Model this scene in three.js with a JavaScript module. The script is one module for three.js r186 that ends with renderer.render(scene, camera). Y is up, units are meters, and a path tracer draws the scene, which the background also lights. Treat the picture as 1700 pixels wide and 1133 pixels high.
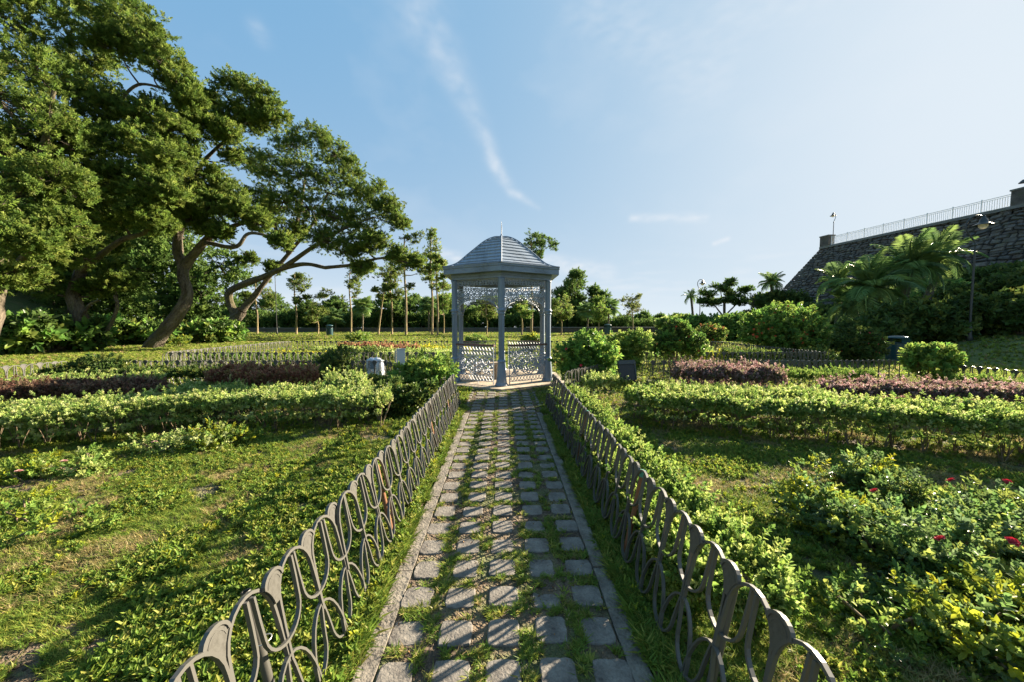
import * as THREE from 'three';
import { mergeGeometries } from 'three/addons/utils/BufferGeometryUtils.js';
import { createNoise2D, createNoise3D } from 'simplex-noise';

// ---------------------------------------------------------------- camera, sky, sun, exposure
const EXPOSURE = 4.7;
const scene = new THREE.Scene();
const camera = new THREE.PerspectiveCamera(84.84, 1024 / 683, 0.05, 2000);
camera.position.set(0, 1.6, 0);
camera.rotation.set(THREE.MathUtils.degToRad(-3.09), THREE.MathUtils.degToRad(-1.39), 0, 'YXZ');
const renderer = new THREE.WebGLRenderer({ antialias: true });
renderer.setSize(1024, 683);
renderer.toneMapping = THREE.LinearToneMapping;
renderer.toneMappingExposure = EXPOSURE;
renderer.shadowMap.enabled = true;
renderer.shadowMap.type = THREE.PCFSoftShadowMap;

const SUN_AZ = THREE.MathUtils.degToRad(57.8), SUN_EL = THREE.MathUtils.degToRad(21.5);
const sunDir = new THREE.Vector3(Math.sin(SUN_AZ) * Math.cos(SUN_EL), Math.sin(SUN_EL), -Math.cos(SUN_AZ) * Math.cos(SUN_EL));
const sun = new THREE.DirectionalLight(new THREE.Color(1, 0.86, 0.66), 5);
sun.position.copy(sunDir).multiplyScalar(120);
sun.castShadow = true;
sun.shadow.mapSize.set(4096, 4096);
Object.assign(sun.shadow.camera, { left: -60, right: 60, top: 60, bottom: -60, near: 1, far: 300 });
sun.shadow.radius = 1.2;
scene.add(sun, sun.target);

function rng(seed) {
  let a = seed >>> 0;
  return () => { a = (a + 0x6d2b79f5) | 0; let t = Math.imul(a ^ (a >>> 15), 1 | a); t = (t + Math.imul(t ^ (t >>> 7), 61 | t)) ^ t; return ((t ^ (t >>> 14)) >>> 0) / 4294967296; };
}
const V = (x, y, z) => new THREE.Vector3(x, y, z);
const noise2 = createNoise2D(rng(11)), noise3 = createNoise3D(rng(12));
const smooth = (a, b, x) => { const t = Math.min(1, Math.max(0, (x - a) / (b - a))); return t * t * (3 - 2 * t); };
const lerp = (a, b, t) => a + (b - a) * t;
const fbm3 = (x, y, z, o = 4) => { let s = 0, a = 0.5; for (let i = 0; i < o; i++) { s += a * noise3(x, y, z); x *= 2.03; y *= 2.03; z *= 2.03; a *= 0.5; } return s; };
const fbm2 = (x, y, o = 4) => { let s = 0, a = 0.5; for (let i = 0; i < o; i++) { s += a * noise2(x, y); x *= 2.03; y *= 2.03; a *= 0.5; } return s; };

{ // the sky: blue air that pales towards the horizon and the sun, and thin cirrus
  const W = 2048, Hh = 1024, data = new Float32Array(W * Hh * 4);
  const streak = [[-0.185,0.658,-0.730],[-0.160,0.610,-0.776],[-0.133,0.571,-0.810],[-0.088,0.509,-0.856],[-0.048,0.444,-0.895],[-0.018,0.376,-0.927],[0.023,0.321,-0.947],[0.091,0.284,-0.954]].map((d, i) => [V(...d).normalize(), [0.075, 0.066, 0.05, 0.036, 0.026, 0.02, 0.015, 0.008][i], [0.16, 0.2, 0.2, 0.17, 0.2, 0.34, 0.3, 0.12][i]]);
  const wisps = [[V(...[0.507,0.186,-0.842]).normalize(), V(...[0.485,0.178,-0.856]).normalize(), 0.006, 0.4], [V(...[0.461,0.235,-0.856]).normalize(), V(...[0.315,0.250,-0.916]).normalize(), 0.012, 0.34], [V(...[0.269,0.124,-0.955]).normalize(), V(...[0.110,0.158,-0.981]).normalize(), 0.022, 0.45], [V(...[-0.117,0.163,-0.980]).normalize(), V(...[-0.162,0.171,-0.972]).normalize(), 0.02, 0.45], [V(...[-0.442,0.522,-0.729]).normalize(), V(...[-0.446,0.534,-0.718]).normalize(), 0.018, 0.12], [V(...[0.179,0.619,-0.765]).normalize(), V(...[0.418,0.487,-0.767]).normalize(), 0.07, 0.14], [V(...[0.417,0.568,-0.710]).normalize(), V(...[0.536,0.553,-0.638]).normalize(), 0.06, 0.14]];
  const q = V(), ab = V(), ap = V();
  const segment = (d, a, b) => { ab.copy(b).sub(a); ap.copy(d).sub(a); const t = Math.min(1, Math.max(0, ap.dot(ab) / ab.lengthSq())); return [ap.addScaledVector(ab, -t).length(), t]; };
  for (let j = 0; j < Hh; j++) {
    const el = ((j + 0.5) / Hh - 0.5) * Math.PI, y = Math.sin(el), c = Math.cos(el);
    for (let i = 0; i < W; i++) {
      const az = ((i + 0.5) / W - 0.5) * 2 * Math.PI;
      q.set(c * Math.cos(az), y, c * Math.sin(az));
      const ang = Math.acos(Math.min(1, Math.max(-1, q.dot(sunDir)))), e = Math.max(0, y);
      const hz = Math.exp(-e / 0.2), glow = Math.exp(-ang * ang / 0.30), wide = Math.exp(-ang * ang / 1.1);
      const k = Math.min(1, 0.78 * hz + 0.2 * Math.exp(-e / 0.55));
      let r = lerp(0.1, 0.86, k), g = lerp(0.36, 0.93, k), b = lerp(0.67, 0.98, k);
      const w1 = 0.5 * wide; r = lerp(r, 0.62, w1); g = lerp(g, 0.78, w1); b = lerp(b, 0.88, w1);
      const w2 = 0.72 * glow; r = lerp(r, 0.9, w2); g = lerp(g, 0.95, w2); b = lerp(b, 0.99, w2);
      if (y > -0.02) {
        let cl = 0;
        for (let s = 0; s + 1 < streak.length; s++) {
          const [d, t] = segment(q, streak[s][0], streak[s + 1][0]), wd = lerp(streak[s][1], streak[s + 1][1], t), am = lerp(streak[s][2], streak[s + 1][2], t);
          if (d < wd * 3) cl = Math.max(cl, am * Math.exp(-d * d / (wd * wd * 0.55)) * (0.55 + 1.25 * Math.max(0, 0.5 + fbm3(q.x * 14 + q.y * 4, q.y * 22, q.z * 14, 5))));
        }
        for (const [a, b2, wd, am] of wisps) {
          const [d] = segment(q, a, b2);
          if (d < wd * 3) cl += am * Math.exp(-d * d / (wd * wd * 0.6)) * (0.4 + 1.2 * Math.max(0, 0.5 + fbm3(q.x * 18, q.y * 50, q.z * 18, 4)));
        }
        const low = Math.exp(-((e - 0.09) ** 2) / 0.004) * Math.max(0, fbm3(q.x * 5, q.y * 30, q.z * 5, 5) - 0.08) * 0.7;
        const veil = Math.max(0, fbm3(q.x * 3 + 5, q.y * 5, q.z * 3, 5)) * 0.2 * smooth(0.05, 0.3, e);
        cl = Math.min(0.85, cl + low + veil);
        r = lerp(r, 0.86, cl); g = lerp(g, 0.9, cl); b = lerp(b, 0.95, cl);
      }
      const o = (j * W + i) * 4; data[o] = r / EXPOSURE; data[o + 1] = g / EXPOSURE; data[o + 2] = b / EXPOSURE; data[o + 3] = 1;
    }
  }
  const sky = new THREE.DataTexture(data, W, Hh, THREE.RGBAFormat, THREE.FloatType);
  sky.mapping = THREE.EquirectangularReflectionMapping; sky.magFilter = sky.minFilter = THREE.LinearFilter; sky.needsUpdate = true;
  scene.background = sky; scene.environment = sky;
}

// ---------------------------------------------------------------- helpers
const taken = {};
function numbered(n) { const k = taken[n] = (taken[n] ?? -1) + 1; return k ? `${n}_${String(k).padStart(3, '0')}` : n; }
function tag(o, label, category, group, kind) { o.userData.label = label; if (category) o.userData.category = category; if (group) o.userData.group = group; if (kind) o.userData.kind = kind; return o; }
function thing(name, label, category, group, x = 0, y = 0, z = 0, turn = 0) {
  const o = new THREE.Group(); o.name = numbered(name); o.position.set(x, y, z); o.rotation.y = turn; tag(o, label, category, group); scene.add(o); return o;
}
function setting(name, label) { const o = new THREE.Group(); o.name = numbered(name); o.userData.kind = 'structure'; if (label) o.userData.label = label; scene.add(o); return o; }
function part(name, geo, m, parent, x = 0, y = 0, z = 0, ry = 0) {
  const o = new THREE.Mesh(geo, m); o.name = name; o.position.set(x, y, z); o.rotation.y = ry; o.castShadow = o.receiveShadow = true; parent.add(o); return o;
}
const stuff = o => { o.userData.kind = 'stuff'; return o; };

function geom(pos, idx, uv, nrm) {
  const g = new THREE.BufferGeometry(); g.setAttribute('position', new THREE.Float32BufferAttribute(pos, 3));
  g.setAttribute('uv', new THREE.Float32BufferAttribute(uv ?? new Array(pos.length / 3 * 2).fill(0), 2));
  if (idx) g.setIndex(idx);
  if (nrm) g.setAttribute('normal', new THREE.Float32BufferAttribute(nrm, 3)); else g.computeVertexNormals();
  return g;
}
function box(w, h, d, x = 0, y = 0, z = 0) { const g = new THREE.BoxGeometry(w, h, d); g.translate(x, y, z); return g; }
function cyl(r0, r1, h, n, x = 0, y = 0, z = 0) { const g = new THREE.CylinderGeometry(r1, r0, h, n); g.translate(x, y + h / 2, z); return g; }
function lathe(pts, n) { return new THREE.LatheGeometry(pts.map(p => new THREE.Vector2(p[0], p[1])), n); }
function merge(list) { return mergeGeometries(list.map(g => g.index ? g.toNonIndexed() : g)); }
/** a flat bar of width w (in the xy plane) and depth d (along z) that follows pts [[x, y], ...] */
function ribbon(pts, w, d, closed = false) {
  const n = pts.length, L = [], R = [];
  for (let i = 0; i < n; i++) {
    const a = pts[closed ? (i + n - 1) % n : Math.max(0, i - 1)], b = pts[closed ? (i + 1) % n : Math.min(n - 1, i + 1)];
    let tx = b[0] - a[0], ty = b[1] - a[1]; const l = Math.hypot(tx, ty) || 1; tx /= l; ty /= l;
    L.push([pts[i][0] - ty * w / 2, pts[i][1] + tx * w / 2]); R.push([pts[i][0] + ty * w / 2, pts[i][1] - tx * w / 2]);
  }
  const p = [], z = d / 2;
  const quad = (a, b, c, e) => p.push(...a, ...b, ...c, ...a, ...c, ...e);
  for (let i = 0; i < (closed ? n : n - 1); i++) {
    const j = (i + 1) % n;
    quad([...R[i], z], [...R[j], z], [...L[j], z], [...L[i], z]); quad([...L[i], -z], [...L[j], -z], [...R[j], -z], [...R[i], -z]);
    quad([...L[i], z], [...L[j], z], [...L[j], -z], [...L[i], -z]); quad([...R[i], -z], [...R[j], -z], [...R[j], z], [...R[i], z]);
  }
  if (!closed) { quad([...L[0], z], [...L[0], -z], [...R[0], -z], [...R[0], z]); quad([...R[n - 1], z], [...R[n - 1], -z], [...L[n - 1], -z], [...L[n - 1], z]); }
  return geom(p);
}
/** a tapered round limb through pts (Vector3), radius given by a function of 0..1 */
function tube(pts, rad, sides = 8, steps = 0, bump = 0) {
  const curve = pts.length > 2 ? new THREE.CatmullRomCurve3(pts, false, 'centripetal') : new THREE.LineCurve3(pts[0], pts[1]);
  const n = steps || pts.length * 3, pos = [], uv = [], idx = [], nr = [];
  let u = V(1, 0, 0), len = 0, last = null; const t = V(), v = V(), p = V();
  for (let i = 0; i <= n; i++) {
    const f = i / n; curve.getPoint(f, p); curve.getTangent(f, t);
    if (Math.abs(t.dot(u)) > 0.95) u = Math.abs(t.y) < 0.9 ? V(0, 1, 0) : V(1, 0, 0);
    u = u.clone().addScaledVector(t, -u.dot(t)).normalize(); v.crossVectors(t, u);
    if (last) len += p.distanceTo(last); last = p.clone();
    const r = rad(f);
    for (let k = 0; k <= sides; k++) {
      const a = k / sides * Math.PI * 2, cx = Math.cos(a), sx = Math.sin(a);
      const rr = r * (1 + (bump ? bump * noise3(p.x * 0.7 + cx * 1.3, p.y * 0.9, p.z * 0.7 + sx * 1.3) : 0));
      const nx = u.x * cx + v.x * sx, ny = u.y * cx + v.y * sx, nz = u.z * cx + v.z * sx;
      pos.push(p.x + nx * rr, p.y + ny * rr, p.z + nz * rr); nr.push(nx, ny, nz); uv.push(k / sides * Math.PI * 2 * Math.max(r, 0.05), len);
    }
  }
  const s = sides + 1;
  for (let i = 0; i < n; i++) for (let k = 0; k < sides; k++) { const a = i * s + k; idx.push(a, a + 1, a + s, a + 1, a + s + 1, a + s); }
  return geom(pos, idx, uv, bump ? undefined : nr);
}

// ---------------------------------------------------------------- textures and materials
function texture(n, f, srgb = true) {
  const d = new Uint8Array(n * n * 4);
  for (let j = 0; j < n; j++) for (let i = 0; i < n; i++) {
    const c = f(i / n, j / n), o = (j * n + i) * 4;
    for (let k = 0; k < 3; k++) { const v = Math.min(1, Math.max(0, c[k])); d[o + k] = 255 * (srgb ? (v <= 0.0031308 ? v * 12.92 : 1.055 * v ** (1 / 2.4) - 0.055) : v); }
    d[o + 3] = 255;
  }
  const t = new THREE.DataTexture(d, n, n); t.wrapS = t.wrapT = THREE.RepeatWrapping; t.magFilter = THREE.LinearFilter; t.minFilter = THREE.LinearMipmapLinearFilter; t.generateMipmaps = true;
  if (srgb) t.colorSpace = THREE.SRGBColorSpace; t.needsUpdate = true; return t;
}
/** noise that repeats over the unit square: points on two circles */
const lattice = new Float32Array(65536); { const r = rng(4242); for (let i = 0; i < 65536; i++) lattice[i] = r() * 2 - 1; }
function tiled(u, v, f, o = 4, s = 0) {
  let n = Math.max(2, Math.round(f)), sum = 0, a = 0.62;
  for (let k = 0; k < o; k++) {
    const x = u * n, y = v * n, i = Math.floor(x), j = Math.floor(y), fx = x - i, fy = y - j, sx = fx * fx * (3 - 2 * fx), sy = fy * fy * (3 - 2 * fy), h = (p, q) => lattice[(((p % n) * 7919 + (q % n) * 104729 + s * 1299 + k * 3571) >>> 0) & 65535];
    sum += a * lerp(lerp(h(i, j), h(i + 1, j), sx), lerp(h(i, j + 1), h(i + 1, j + 1), sx), sy); n *= 2; a *= 0.55;
  }
  return sum;
}
const mix3 = (a, b, t) => [lerp(a[0], b[0], t), lerp(a[1], b[1], t), lerp(a[2], b[2], t)];
const withRepeat = (t, x, y = x) => { const c = t.clone(); c.repeat.set(x, y); c.needsUpdate = true; return c; };

const stoneMap = texture(512, (u, v) => { const a = tiled(u, v, 10, 5, 1), b = tiled(u, v, 90, 3, 5), c = tiled(u, v, 30, 3, 9); return mix3([0.1, 0.088, 0.075], [0.175, 0.157, 0.133], 0.5 + 0.9 * a + 0.55 * b + (c > 0.35 ? 0.2 : 0)); });
const stoneBump = texture(512, (u, v) => { const b = 0.5 + 0.5 * tiled(u, v, 60, 4, 5) + 0.3 * tiled(u, v, 14, 3, 2); return [b, b, b]; }, false);
const soilMap = texture(1024, (u, v) => {
  const a = tiled(u, v, 16, 5, 3), b = tiled(u, v, 110, 3, 7), g = smooth(-0.15, 0.35, tiled(u, v, 12, 5, 13) + 0.3 * b);
  return mix3(mix3([0.075, 0.052, 0.034], [0.17, 0.125, 0.078], 0.5 + a + 0.5 * b), mix3([0.05, 0.075, 0.02], [0.115, 0.135, 0.04], 0.5 + b), g * 0.75);
});
const soilBump = texture(512, (u, v) => { const b = 0.5 + 0.5 * tiled(u, v, 70, 4, 15) + 0.35 * tiled(u, v, 12, 4, 2); return [b, b, b]; }, false);
const lawnMap = texture(1024, (u, v) => {
  const a = tiled(u, v, 9, 5, 23), b = tiled(u, v, 120, 3, 27), c = tiled(u, v, 34, 4, 29);
  return mix3(mix3([0.085, 0.115, 0.024], [0.15, 0.175, 0.04], 0.5 + 0.9 * b + 0.5 * c), [0.19, 0.165, 0.065], smooth(0.1, 0.5, a) * 0.5);
});
const barkMap = texture(512, (u, v) => {
  const a = tiled(u, v, 14, 4, 33), b = tiled(u, v * 0.999, 70, 4, 35), m = smooth(0.12, 0.4, tiled(u, v, 7, 4, 37));
  return mix3(mix3([0.095, 0.074, 0.052], [0.24, 0.205, 0.155], 0.5 + 0.8 * a + 0.6 * b), [0.14, 0.135, 0.045], m * 0.6);
});
const barkBump = texture(512, (u, v) => { const b = 0.5 + 0.6 * tiled(u, v, 40, 4, 35) + 0.3 * tiled(u, v, 12, 3, 33); return [b, b, b]; }, false);
const paintMap = texture(512, (u, v) => { const a = tiled(u, v, 8, 5, 43), b = tiled(u, v, 60, 4, 45); return mix3([0.72, 0.71, 0.69], [1.08, 1.08, 1.08], 0.55 + 0.8 * a + 0.6 * b); });
const rockMap = texture(512, (u, v) => { const a = tiled(u, v, 7, 5, 53), b = tiled(u, v, 50, 4, 55), m = smooth(0.15, 0.45, tiled(u, v, 11, 4, 57)); return mix3(mix3([0.55, 0.55, 0.55], [1, 1, 1], 0.5 + 0.7 * a + 0.5 * b), [0.62, 0.68, 0.42], m * 0.5); });

const std = (o) => new THREE.MeshStandardMaterial(o);
const rgb = (r, g, b) => new THREE.Color().setRGB(r, g, b);
const M = {
  lawn: std({ map: withRepeat(lawnMap, 1 / 6), roughness: 1, bumpMap: withRepeat(soilBump, 1 / 1.5), bumpScale: 0.05 }),
  soil: std({ map: withRepeat(soilMap, 1 / 4), roughness: 1, bumpMap: withRepeat(soilBump, 1 / 1.1), bumpScale: 0.04 }),
  stone: std({ map: withRepeat(stoneMap, 1.6), roughness: 0.85, bumpMap: withRepeat(stoneBump, 1.6), bumpScale: 0.003 }),
  kerb: std({ map: withRepeat(stoneMap, 1.1), color: rgb(1.02, 1.0, 0.95), roughness: 0.9, bumpMap: withRepeat(stoneBump, 1.1), bumpScale: 0.006 }),
  slab: std({ map: withRepeat(stoneMap, 0.8), color: rgb(2.4, 2.2, 1.9), roughness: 0.85, bumpMap: withRepeat(stoneBump, 1), bumpScale: 0.004 }),
  iron: std({ color: rgb(0.08, 0.077, 0.067), map: withRepeat(paintMap, 9), roughness: 0.45 }),
  rust: std({ color: rgb(0.2, 0.085, 0.035), map: withRepeat(paintMap, 5), roughness: 0.85 }),
  greenPaint: std({ color: rgb(0.03, 0.2, 0.14), roughness: 0.5 }),
  wire: std({ color: rgb(0.5, 0.5, 0.48), roughness: 0.4, metalness: 0.6 }),
  gazebo: std({ color: rgb(0.165, 0.215, 0.28), map: withRepeat(paintMap, 0.7), roughness: 0.42 }),
  gazeboRoof: std({ color: rgb(0.24, 0.285, 0.345), map: withRepeat(paintMap, 0.5), roughness: 0.45 }),
  lacework: std({ color: rgb(0.22, 0.26, 0.32), roughness: 0.45 }),
  wood: std({ color: rgb(0.115, 0.05, 0.032), map: withRepeat(paintMap, 2, 12), roughness: 0.5 }),
  bark: std({ color: rgb(0.62, 0.6, 0.56), map: withRepeat(barkMap, 0.45, 0.16), roughness: 1, bumpMap: withRepeat(barkBump, 0.7, 0.25), bumpScale: 0.05 }),
  barkPale: std({ map: withRepeat(barkMap, 0.6, 0.2), color: rgb(1.5, 1.35, 1.1), roughness: 1 }),
  twig: std({ color: rgb(0.17, 0.125, 0.075), roughness: 1 }),
  palmTrunk: std({ map: withRepeat(barkMap, 1.2, 0.8), roughness: 1, bumpMap: withRepeat(barkBump, 2, 2), bumpScale: 0.04 }),
  mortar: std({ color: rgb(0.07, 0.07, 0.068), roughness: 1 }),
  coping: std({ color: rgb(0.24, 0.24, 0.23), map: withRepeat(rockMap, 0.4), roughness: 0.95 }),
  railWhite: std({ color: rgb(0.78, 0.78, 0.77), roughness: 0.45 }),
  binGreen: std({ color: rgb(0.012, 0.05, 0.055), roughness: 0.35 }),
  lamp: std({ color: rgb(0.03, 0.035, 0.035), roughness: 0.4 }),
  lampGlass: new THREE.MeshPhysicalMaterial({ color: rgb(0.9, 0.87, 0.75), roughness: 0.9, transmission: 0.6, thickness: 0 }),
  signGrey: std({ color: rgb(0.5, 0.52, 0.52), roughness: 0.5 }),
  signBeige: std({ color: rgb(0.55, 0.48, 0.36), roughness: 0.7 }),
  black: std({ color: rgb(0.018, 0.017, 0.018), roughness: 0.55 }),
  sack: std({ color: rgb(0.55, 0.58, 0.62), roughness: 0.45 }),
  sackPrint: std({ color: rgb(0.14, 0.18, 0.21), roughness: 0.5 }),
  petalRed: new THREE.MeshPhysicalMaterial({ color: rgb(0.55, 0.02, 0.035), roughness: 0.95, transmission: 0.3, thickness: 0, side: THREE.DoubleSide }),
  petalPink: new THREE.MeshPhysicalMaterial({ color: rgb(0.75, 0.4, 0.36), roughness: 0.95, transmission: 0.3, thickness: 0, side: THREE.DoubleSide }),
  petalOrange: new THREE.MeshPhysicalMaterial({ color: rgb(0.6, 0.12, 0.03), roughness: 0.95, transmission: 0.3, thickness: 0, side: THREE.DoubleSide }),
};
for (const k of [0, 1, 2, 3]) M['rock' + k] = std({ color: [rgb(0.128, 0.118, 0.105), rgb(0.1, 0.095, 0.086), rgb(0.165, 0.148, 0.125), rgb(0.12, 0.1, 0.083)][k], map: withRepeat(rockMap, 0.5), roughness: 0.95 });
const leafMat = new THREE.MeshPhysicalMaterial({ color: 0xffffff, roughness: 1, specularIntensity: 0, transmission: 0.5, thickness: 0, side: THREE.DoubleSide, clearcoat: 0.22, clearcoatRoughness: 0.4 });
const glossLeaf = new THREE.MeshPhysicalMaterial({ color: 0xffffff, roughness: 1, specularIntensity: 0, transmission: 0.48, thickness: 0, side: THREE.DoubleSide, clearcoat: 0.45, clearcoatRoughness: 0.32 });
const dryMat = new THREE.MeshPhysicalMaterial({ color: 0xffffff, roughness: 1, specularIntensity: 0, transmission: 0.2, thickness: 0, side: THREE.DoubleSide });

// ---------------------------------------------------------------- leaves
/** pushes one leaf: base, direction, length, width; four triangles folded along the midrib */
function pushLeaf(out, b, dir, up, L, w, fold = 0.25, droop = 0.2, simple = false) {
  const s = V().crossVectors(dir, up); if (s.lengthSq() < 1e-6) s.set(1, 0, 0); s.normalize(); const n = V().crossVectors(s, dir).normalize();
  const at = (f, side, h) => [b.x + dir.x * L * f + s.x * w * side + n.x * h, b.y + dir.y * L * f + s.y * w * side + n.y * h - droop * L * f * f, b.z + dir.z * L * f + s.z * w * side + n.z * h];
  const k = out.pos.length / 3;
  if (simple) { out.pos.push(...at(0, 0, 0), ...at(0.5, 0.5, fold * w), ...at(1, 0, 0), ...at(0.5, -0.5, fold * w)); out.idx.push(k, k + 1, k + 2, k, k + 2, k + 3); }
  else { out.pos.push(...at(0, 0, 0), ...at(0.32, 0.46, fold * w), ...at(0.68, 0.4, fold * w), ...at(1, 0, 0), ...at(0.68, -0.4, fold * w), ...at(0.32, -0.46, fold * w)); out.idx.push(k, k + 1, k + 2, k, k + 2, k + 3, k, k + 3, k + 4, k, k + 4, k + 5); }
}
/** a sprig along +y with n leaves */
function sprig(seed, n, len, L, w, { spread = 1, simple = false, whorl = false } = {}) {
  const r = rng(seed), out = { pos: [], idx: [] };
  for (let i = 0; i < n; i++) {
    const f = whorl ? 0.75 + 0.25 * r() : (i + 0.5) / n, a = i * 2.4 + r() * 0.8, tilt = lerp(1.25, 0.25, f) * spread + (r() - 0.5) * 0.5;
    const d = V(Math.cos(a) * Math.sin(tilt), Math.cos(tilt), Math.sin(a) * Math.sin(tilt));
    pushLeaf(out, V((r() - 0.5) * len * 0.2, f * len, (r() - 0.5) * len * 0.2), d, V(0, 1, 0.001), L * (0.7 + 0.6 * r()), w * (0.75 + 0.5 * r()), 0.25, 0.25 * r(), simple);
  }
  return geom(out.pos, out.idx);
}
function tuft(seed, n, h, w, lean) {
  const r = rng(seed), pos = [], idx = [];
  for (let i = 0; i < n; i++) {
    const a = r() * 6.283, hh = h * (0.55 + 0.6 * r()), ln = lean * (0.4 + r()) * hh, ca = Math.cos(a), sa = Math.sin(a), bx = (r() - 0.5) * h * 0.5, bz = (r() - 0.5) * h * 0.5, ww = w * (0.7 + 0.5 * r()), k = pos.length / 3;
    const pt = (f, s, o) => pos.push(bx + ca * ln * f * f - sa * ww * s * 0.5 * o, hh * (f - 0.22 * lean * f * f), bz + sa * ln * f * f + ca * ww * s * 0.5 * o);
    pt(0, 1, 0.8); pt(0, -1, 0.8); pt(0.5, 1, 1); pt(0.5, -1, 1); pt(1, 0, 0);
    idx.push(k, k + 1, k + 3, k, k + 3, k + 2, k + 2, k + 3, k + 4);
  }
  return geom(pos, idx);
}
const G = {
  hedge: [1, 2].map(s => sprig(100 + s, 11, 0.055, 0.036, 0.02)),
  fine: [1, 2].map(s => sprig(120 + s, 14, 0.06, 0.026, 0.013)),
  shrub: [1, 2].map(s => sprig(140 + s, 9, 0.1, 0.085, 0.042, { spread: 1.05 })),
  rose: [1, 2].map(s => sprig(160 + s, 9, 0.085, 0.05, 0.028)),
  tree: [1, 2, 3].map(s => sprig(180 + s, 18, 0.3, 0.15, 0.065, { simple: true })),
  treeFar: [1, 2].map(s => sprig(200 + s, 14, 0.5, 0.28, 0.13, { simple: true })),
  broad: [1, 2].map(s => sprig(220 + s, 8, 0.35, 0.34, 0.15)),
  grass: [1, 2, 3].map(s => tuft(240 + s, 9, 0.07, 0.006, 0.9)),
  weed: [1, 2, 3].map(s => tuft(260 + s, 8, 0.07, 0.012, 1.3)),
  cover: [1, 2, 3].map(s => sprig(280 + s, 9, 0.05, 0.045, 0.019, { spread: 1.15 })),
  crumb: [new THREE.IcosahedronGeometry(0.012, 0)],
  lawnTuft: [1, 2].map(s => tuft(300 + s, 12, 0.1, 0.018, 0.8)),
  litter: [1].map(s => sprig(320, 1, 0.004, 0.05, 0.024, { spread: 4 })),
};
const UP = V(0, 1, 0), _q = new THREE.Quaternion(), _q2 = new THREE.Quaternion(), _m = new THREE.Matrix4(), _s = V(), _p = V(), _d = V();
class Leaves {
  constructor(seed) { this.r = rng(seed); this.m = []; this.c = []; }
  add(x, y, z, dx, dy, dz, s, c) {
    _d.set(dx, dy, dz).normalize(); _q.setFromUnitVectors(UP, _d); _q2.setFromAxisAngle(UP, this.r() * 6.283); _q.multiply(_q2);
    _m.compose(_p.set(x, y, z), _q, _s.set(s, s, s)); this.m.push(_m.clone()); this.c.push(c);
  }
  pick(palette, v = 0.25) { const a = palette[(this.r() * palette.length) | 0], f = 1 + (this.r() - 0.5) * 2 * v; return [a[0] * f * (1 + (this.r() - 0.5) * 0.16), a[1] * f, a[2] * f]; }
  build(name, geos, m, parent) {
    const col = new THREE.Color();
    geos.forEach((g, k) => {
      const idx = []; for (let i = k; i < this.m.length; i += geos.length) idx.push(i);
      if (!idx.length) return;
      const o = new THREE.InstancedMesh(g, m, idx.length); o.name = name; o.castShadow = o.receiveShadow = true;
      idx.forEach((i, j) => { o.setMatrixAt(j, this.m[i]); o.setColorAt(j, col.setRGB(...this.c[i])); });
      stuff(o); parent.add(o);
    });
  }
}
const PAL = {
  pale: [[0.338, 0.415, 0.111], [0.44, 0.507, 0.158], [0.254, 0.344, 0.092], [0.509, 0.542, 0.24], [0.186, 0.29, 0.0739]],
  green: [[0.165, 0.262, 0.0527], [0.219, 0.319, 0.0615], [0.12, 0.206, 0.044], [0.293, 0.357, 0.088]],
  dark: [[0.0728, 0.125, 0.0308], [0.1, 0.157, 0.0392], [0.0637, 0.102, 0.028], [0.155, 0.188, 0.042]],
  red: [[0.232, 0.122, 0.0832], [0.17, 0.0857, 0.0647], [0.309, 0.209, 0.139], [0.132, 0.098, 0.0554]],
  mauve: [[0.346, 0.217, 0.215], [0.259, 0.141, 0.136], [0.449, 0.326, 0.305], [0.173, 0.141, 0.0903], [0.225, 0.217, 0.113]],
  brown: [[0.346, 0.164, 0.102], [0.449, 0.25, 0.157], [0.242, 0.106, 0.0647], [0.346, 0.27, 0.111]],
  yellow: [[0.504, 0.462, 0.042], [0.42, 0.42, 0.056], [0.28, 0.336, 0.056]],
  glossy: [[0.129, 0.264, 0.0539], [0.184, 0.331, 0.0629], [0.108, 0.198, 0.0449], [0.304, 0.418, 0.0808]],
  rose: [[0.133, 0.229, 0.0638], [0.177, 0.261, 0.0798], [0.103, 0.179, 0.0559], [0.295, 0.359, 0.0798], [0.147, 0.212, 0.096]],
  grass: [[0.158, 0.244, 0.0399], [0.211, 0.278, 0.0466], [0.133, 0.212, 0.0372], [0.299, 0.31, 0.0665]],
  dryGrass: [[0.276, 0.264, 0.0924], [0.357, 0.295, 0.123], [0.211, 0.233, 0.0693], [0.422, 0.325, 0.169]],
  lawn: [[0.229, 0.295, 0.0512], [0.3, 0.341, 0.0658], [0.176, 0.252, 0.0439]],
  tree: [[0.114, 0.178, 0.0342], [0.156, 0.222, 0.0411], [0.0902, 0.145, 0.0309], [0.196, 0.247, 0.0547]],
  treeDark: [[0.101, 0.171, 0.0425], [0.131, 0.201, 0.0463], [0.0805, 0.141, 0.0348]],
  far: [[0.165, 0.204, 0.0637], [0.213, 0.244, 0.0728], [0.13, 0.164, 0.0546]],
  litter: [[0.28, 0.168, 0.084], [0.364, 0.238, 0.126], [0.182, 0.098, 0.056], [0.42, 0.308, 0.182]],
};

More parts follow.
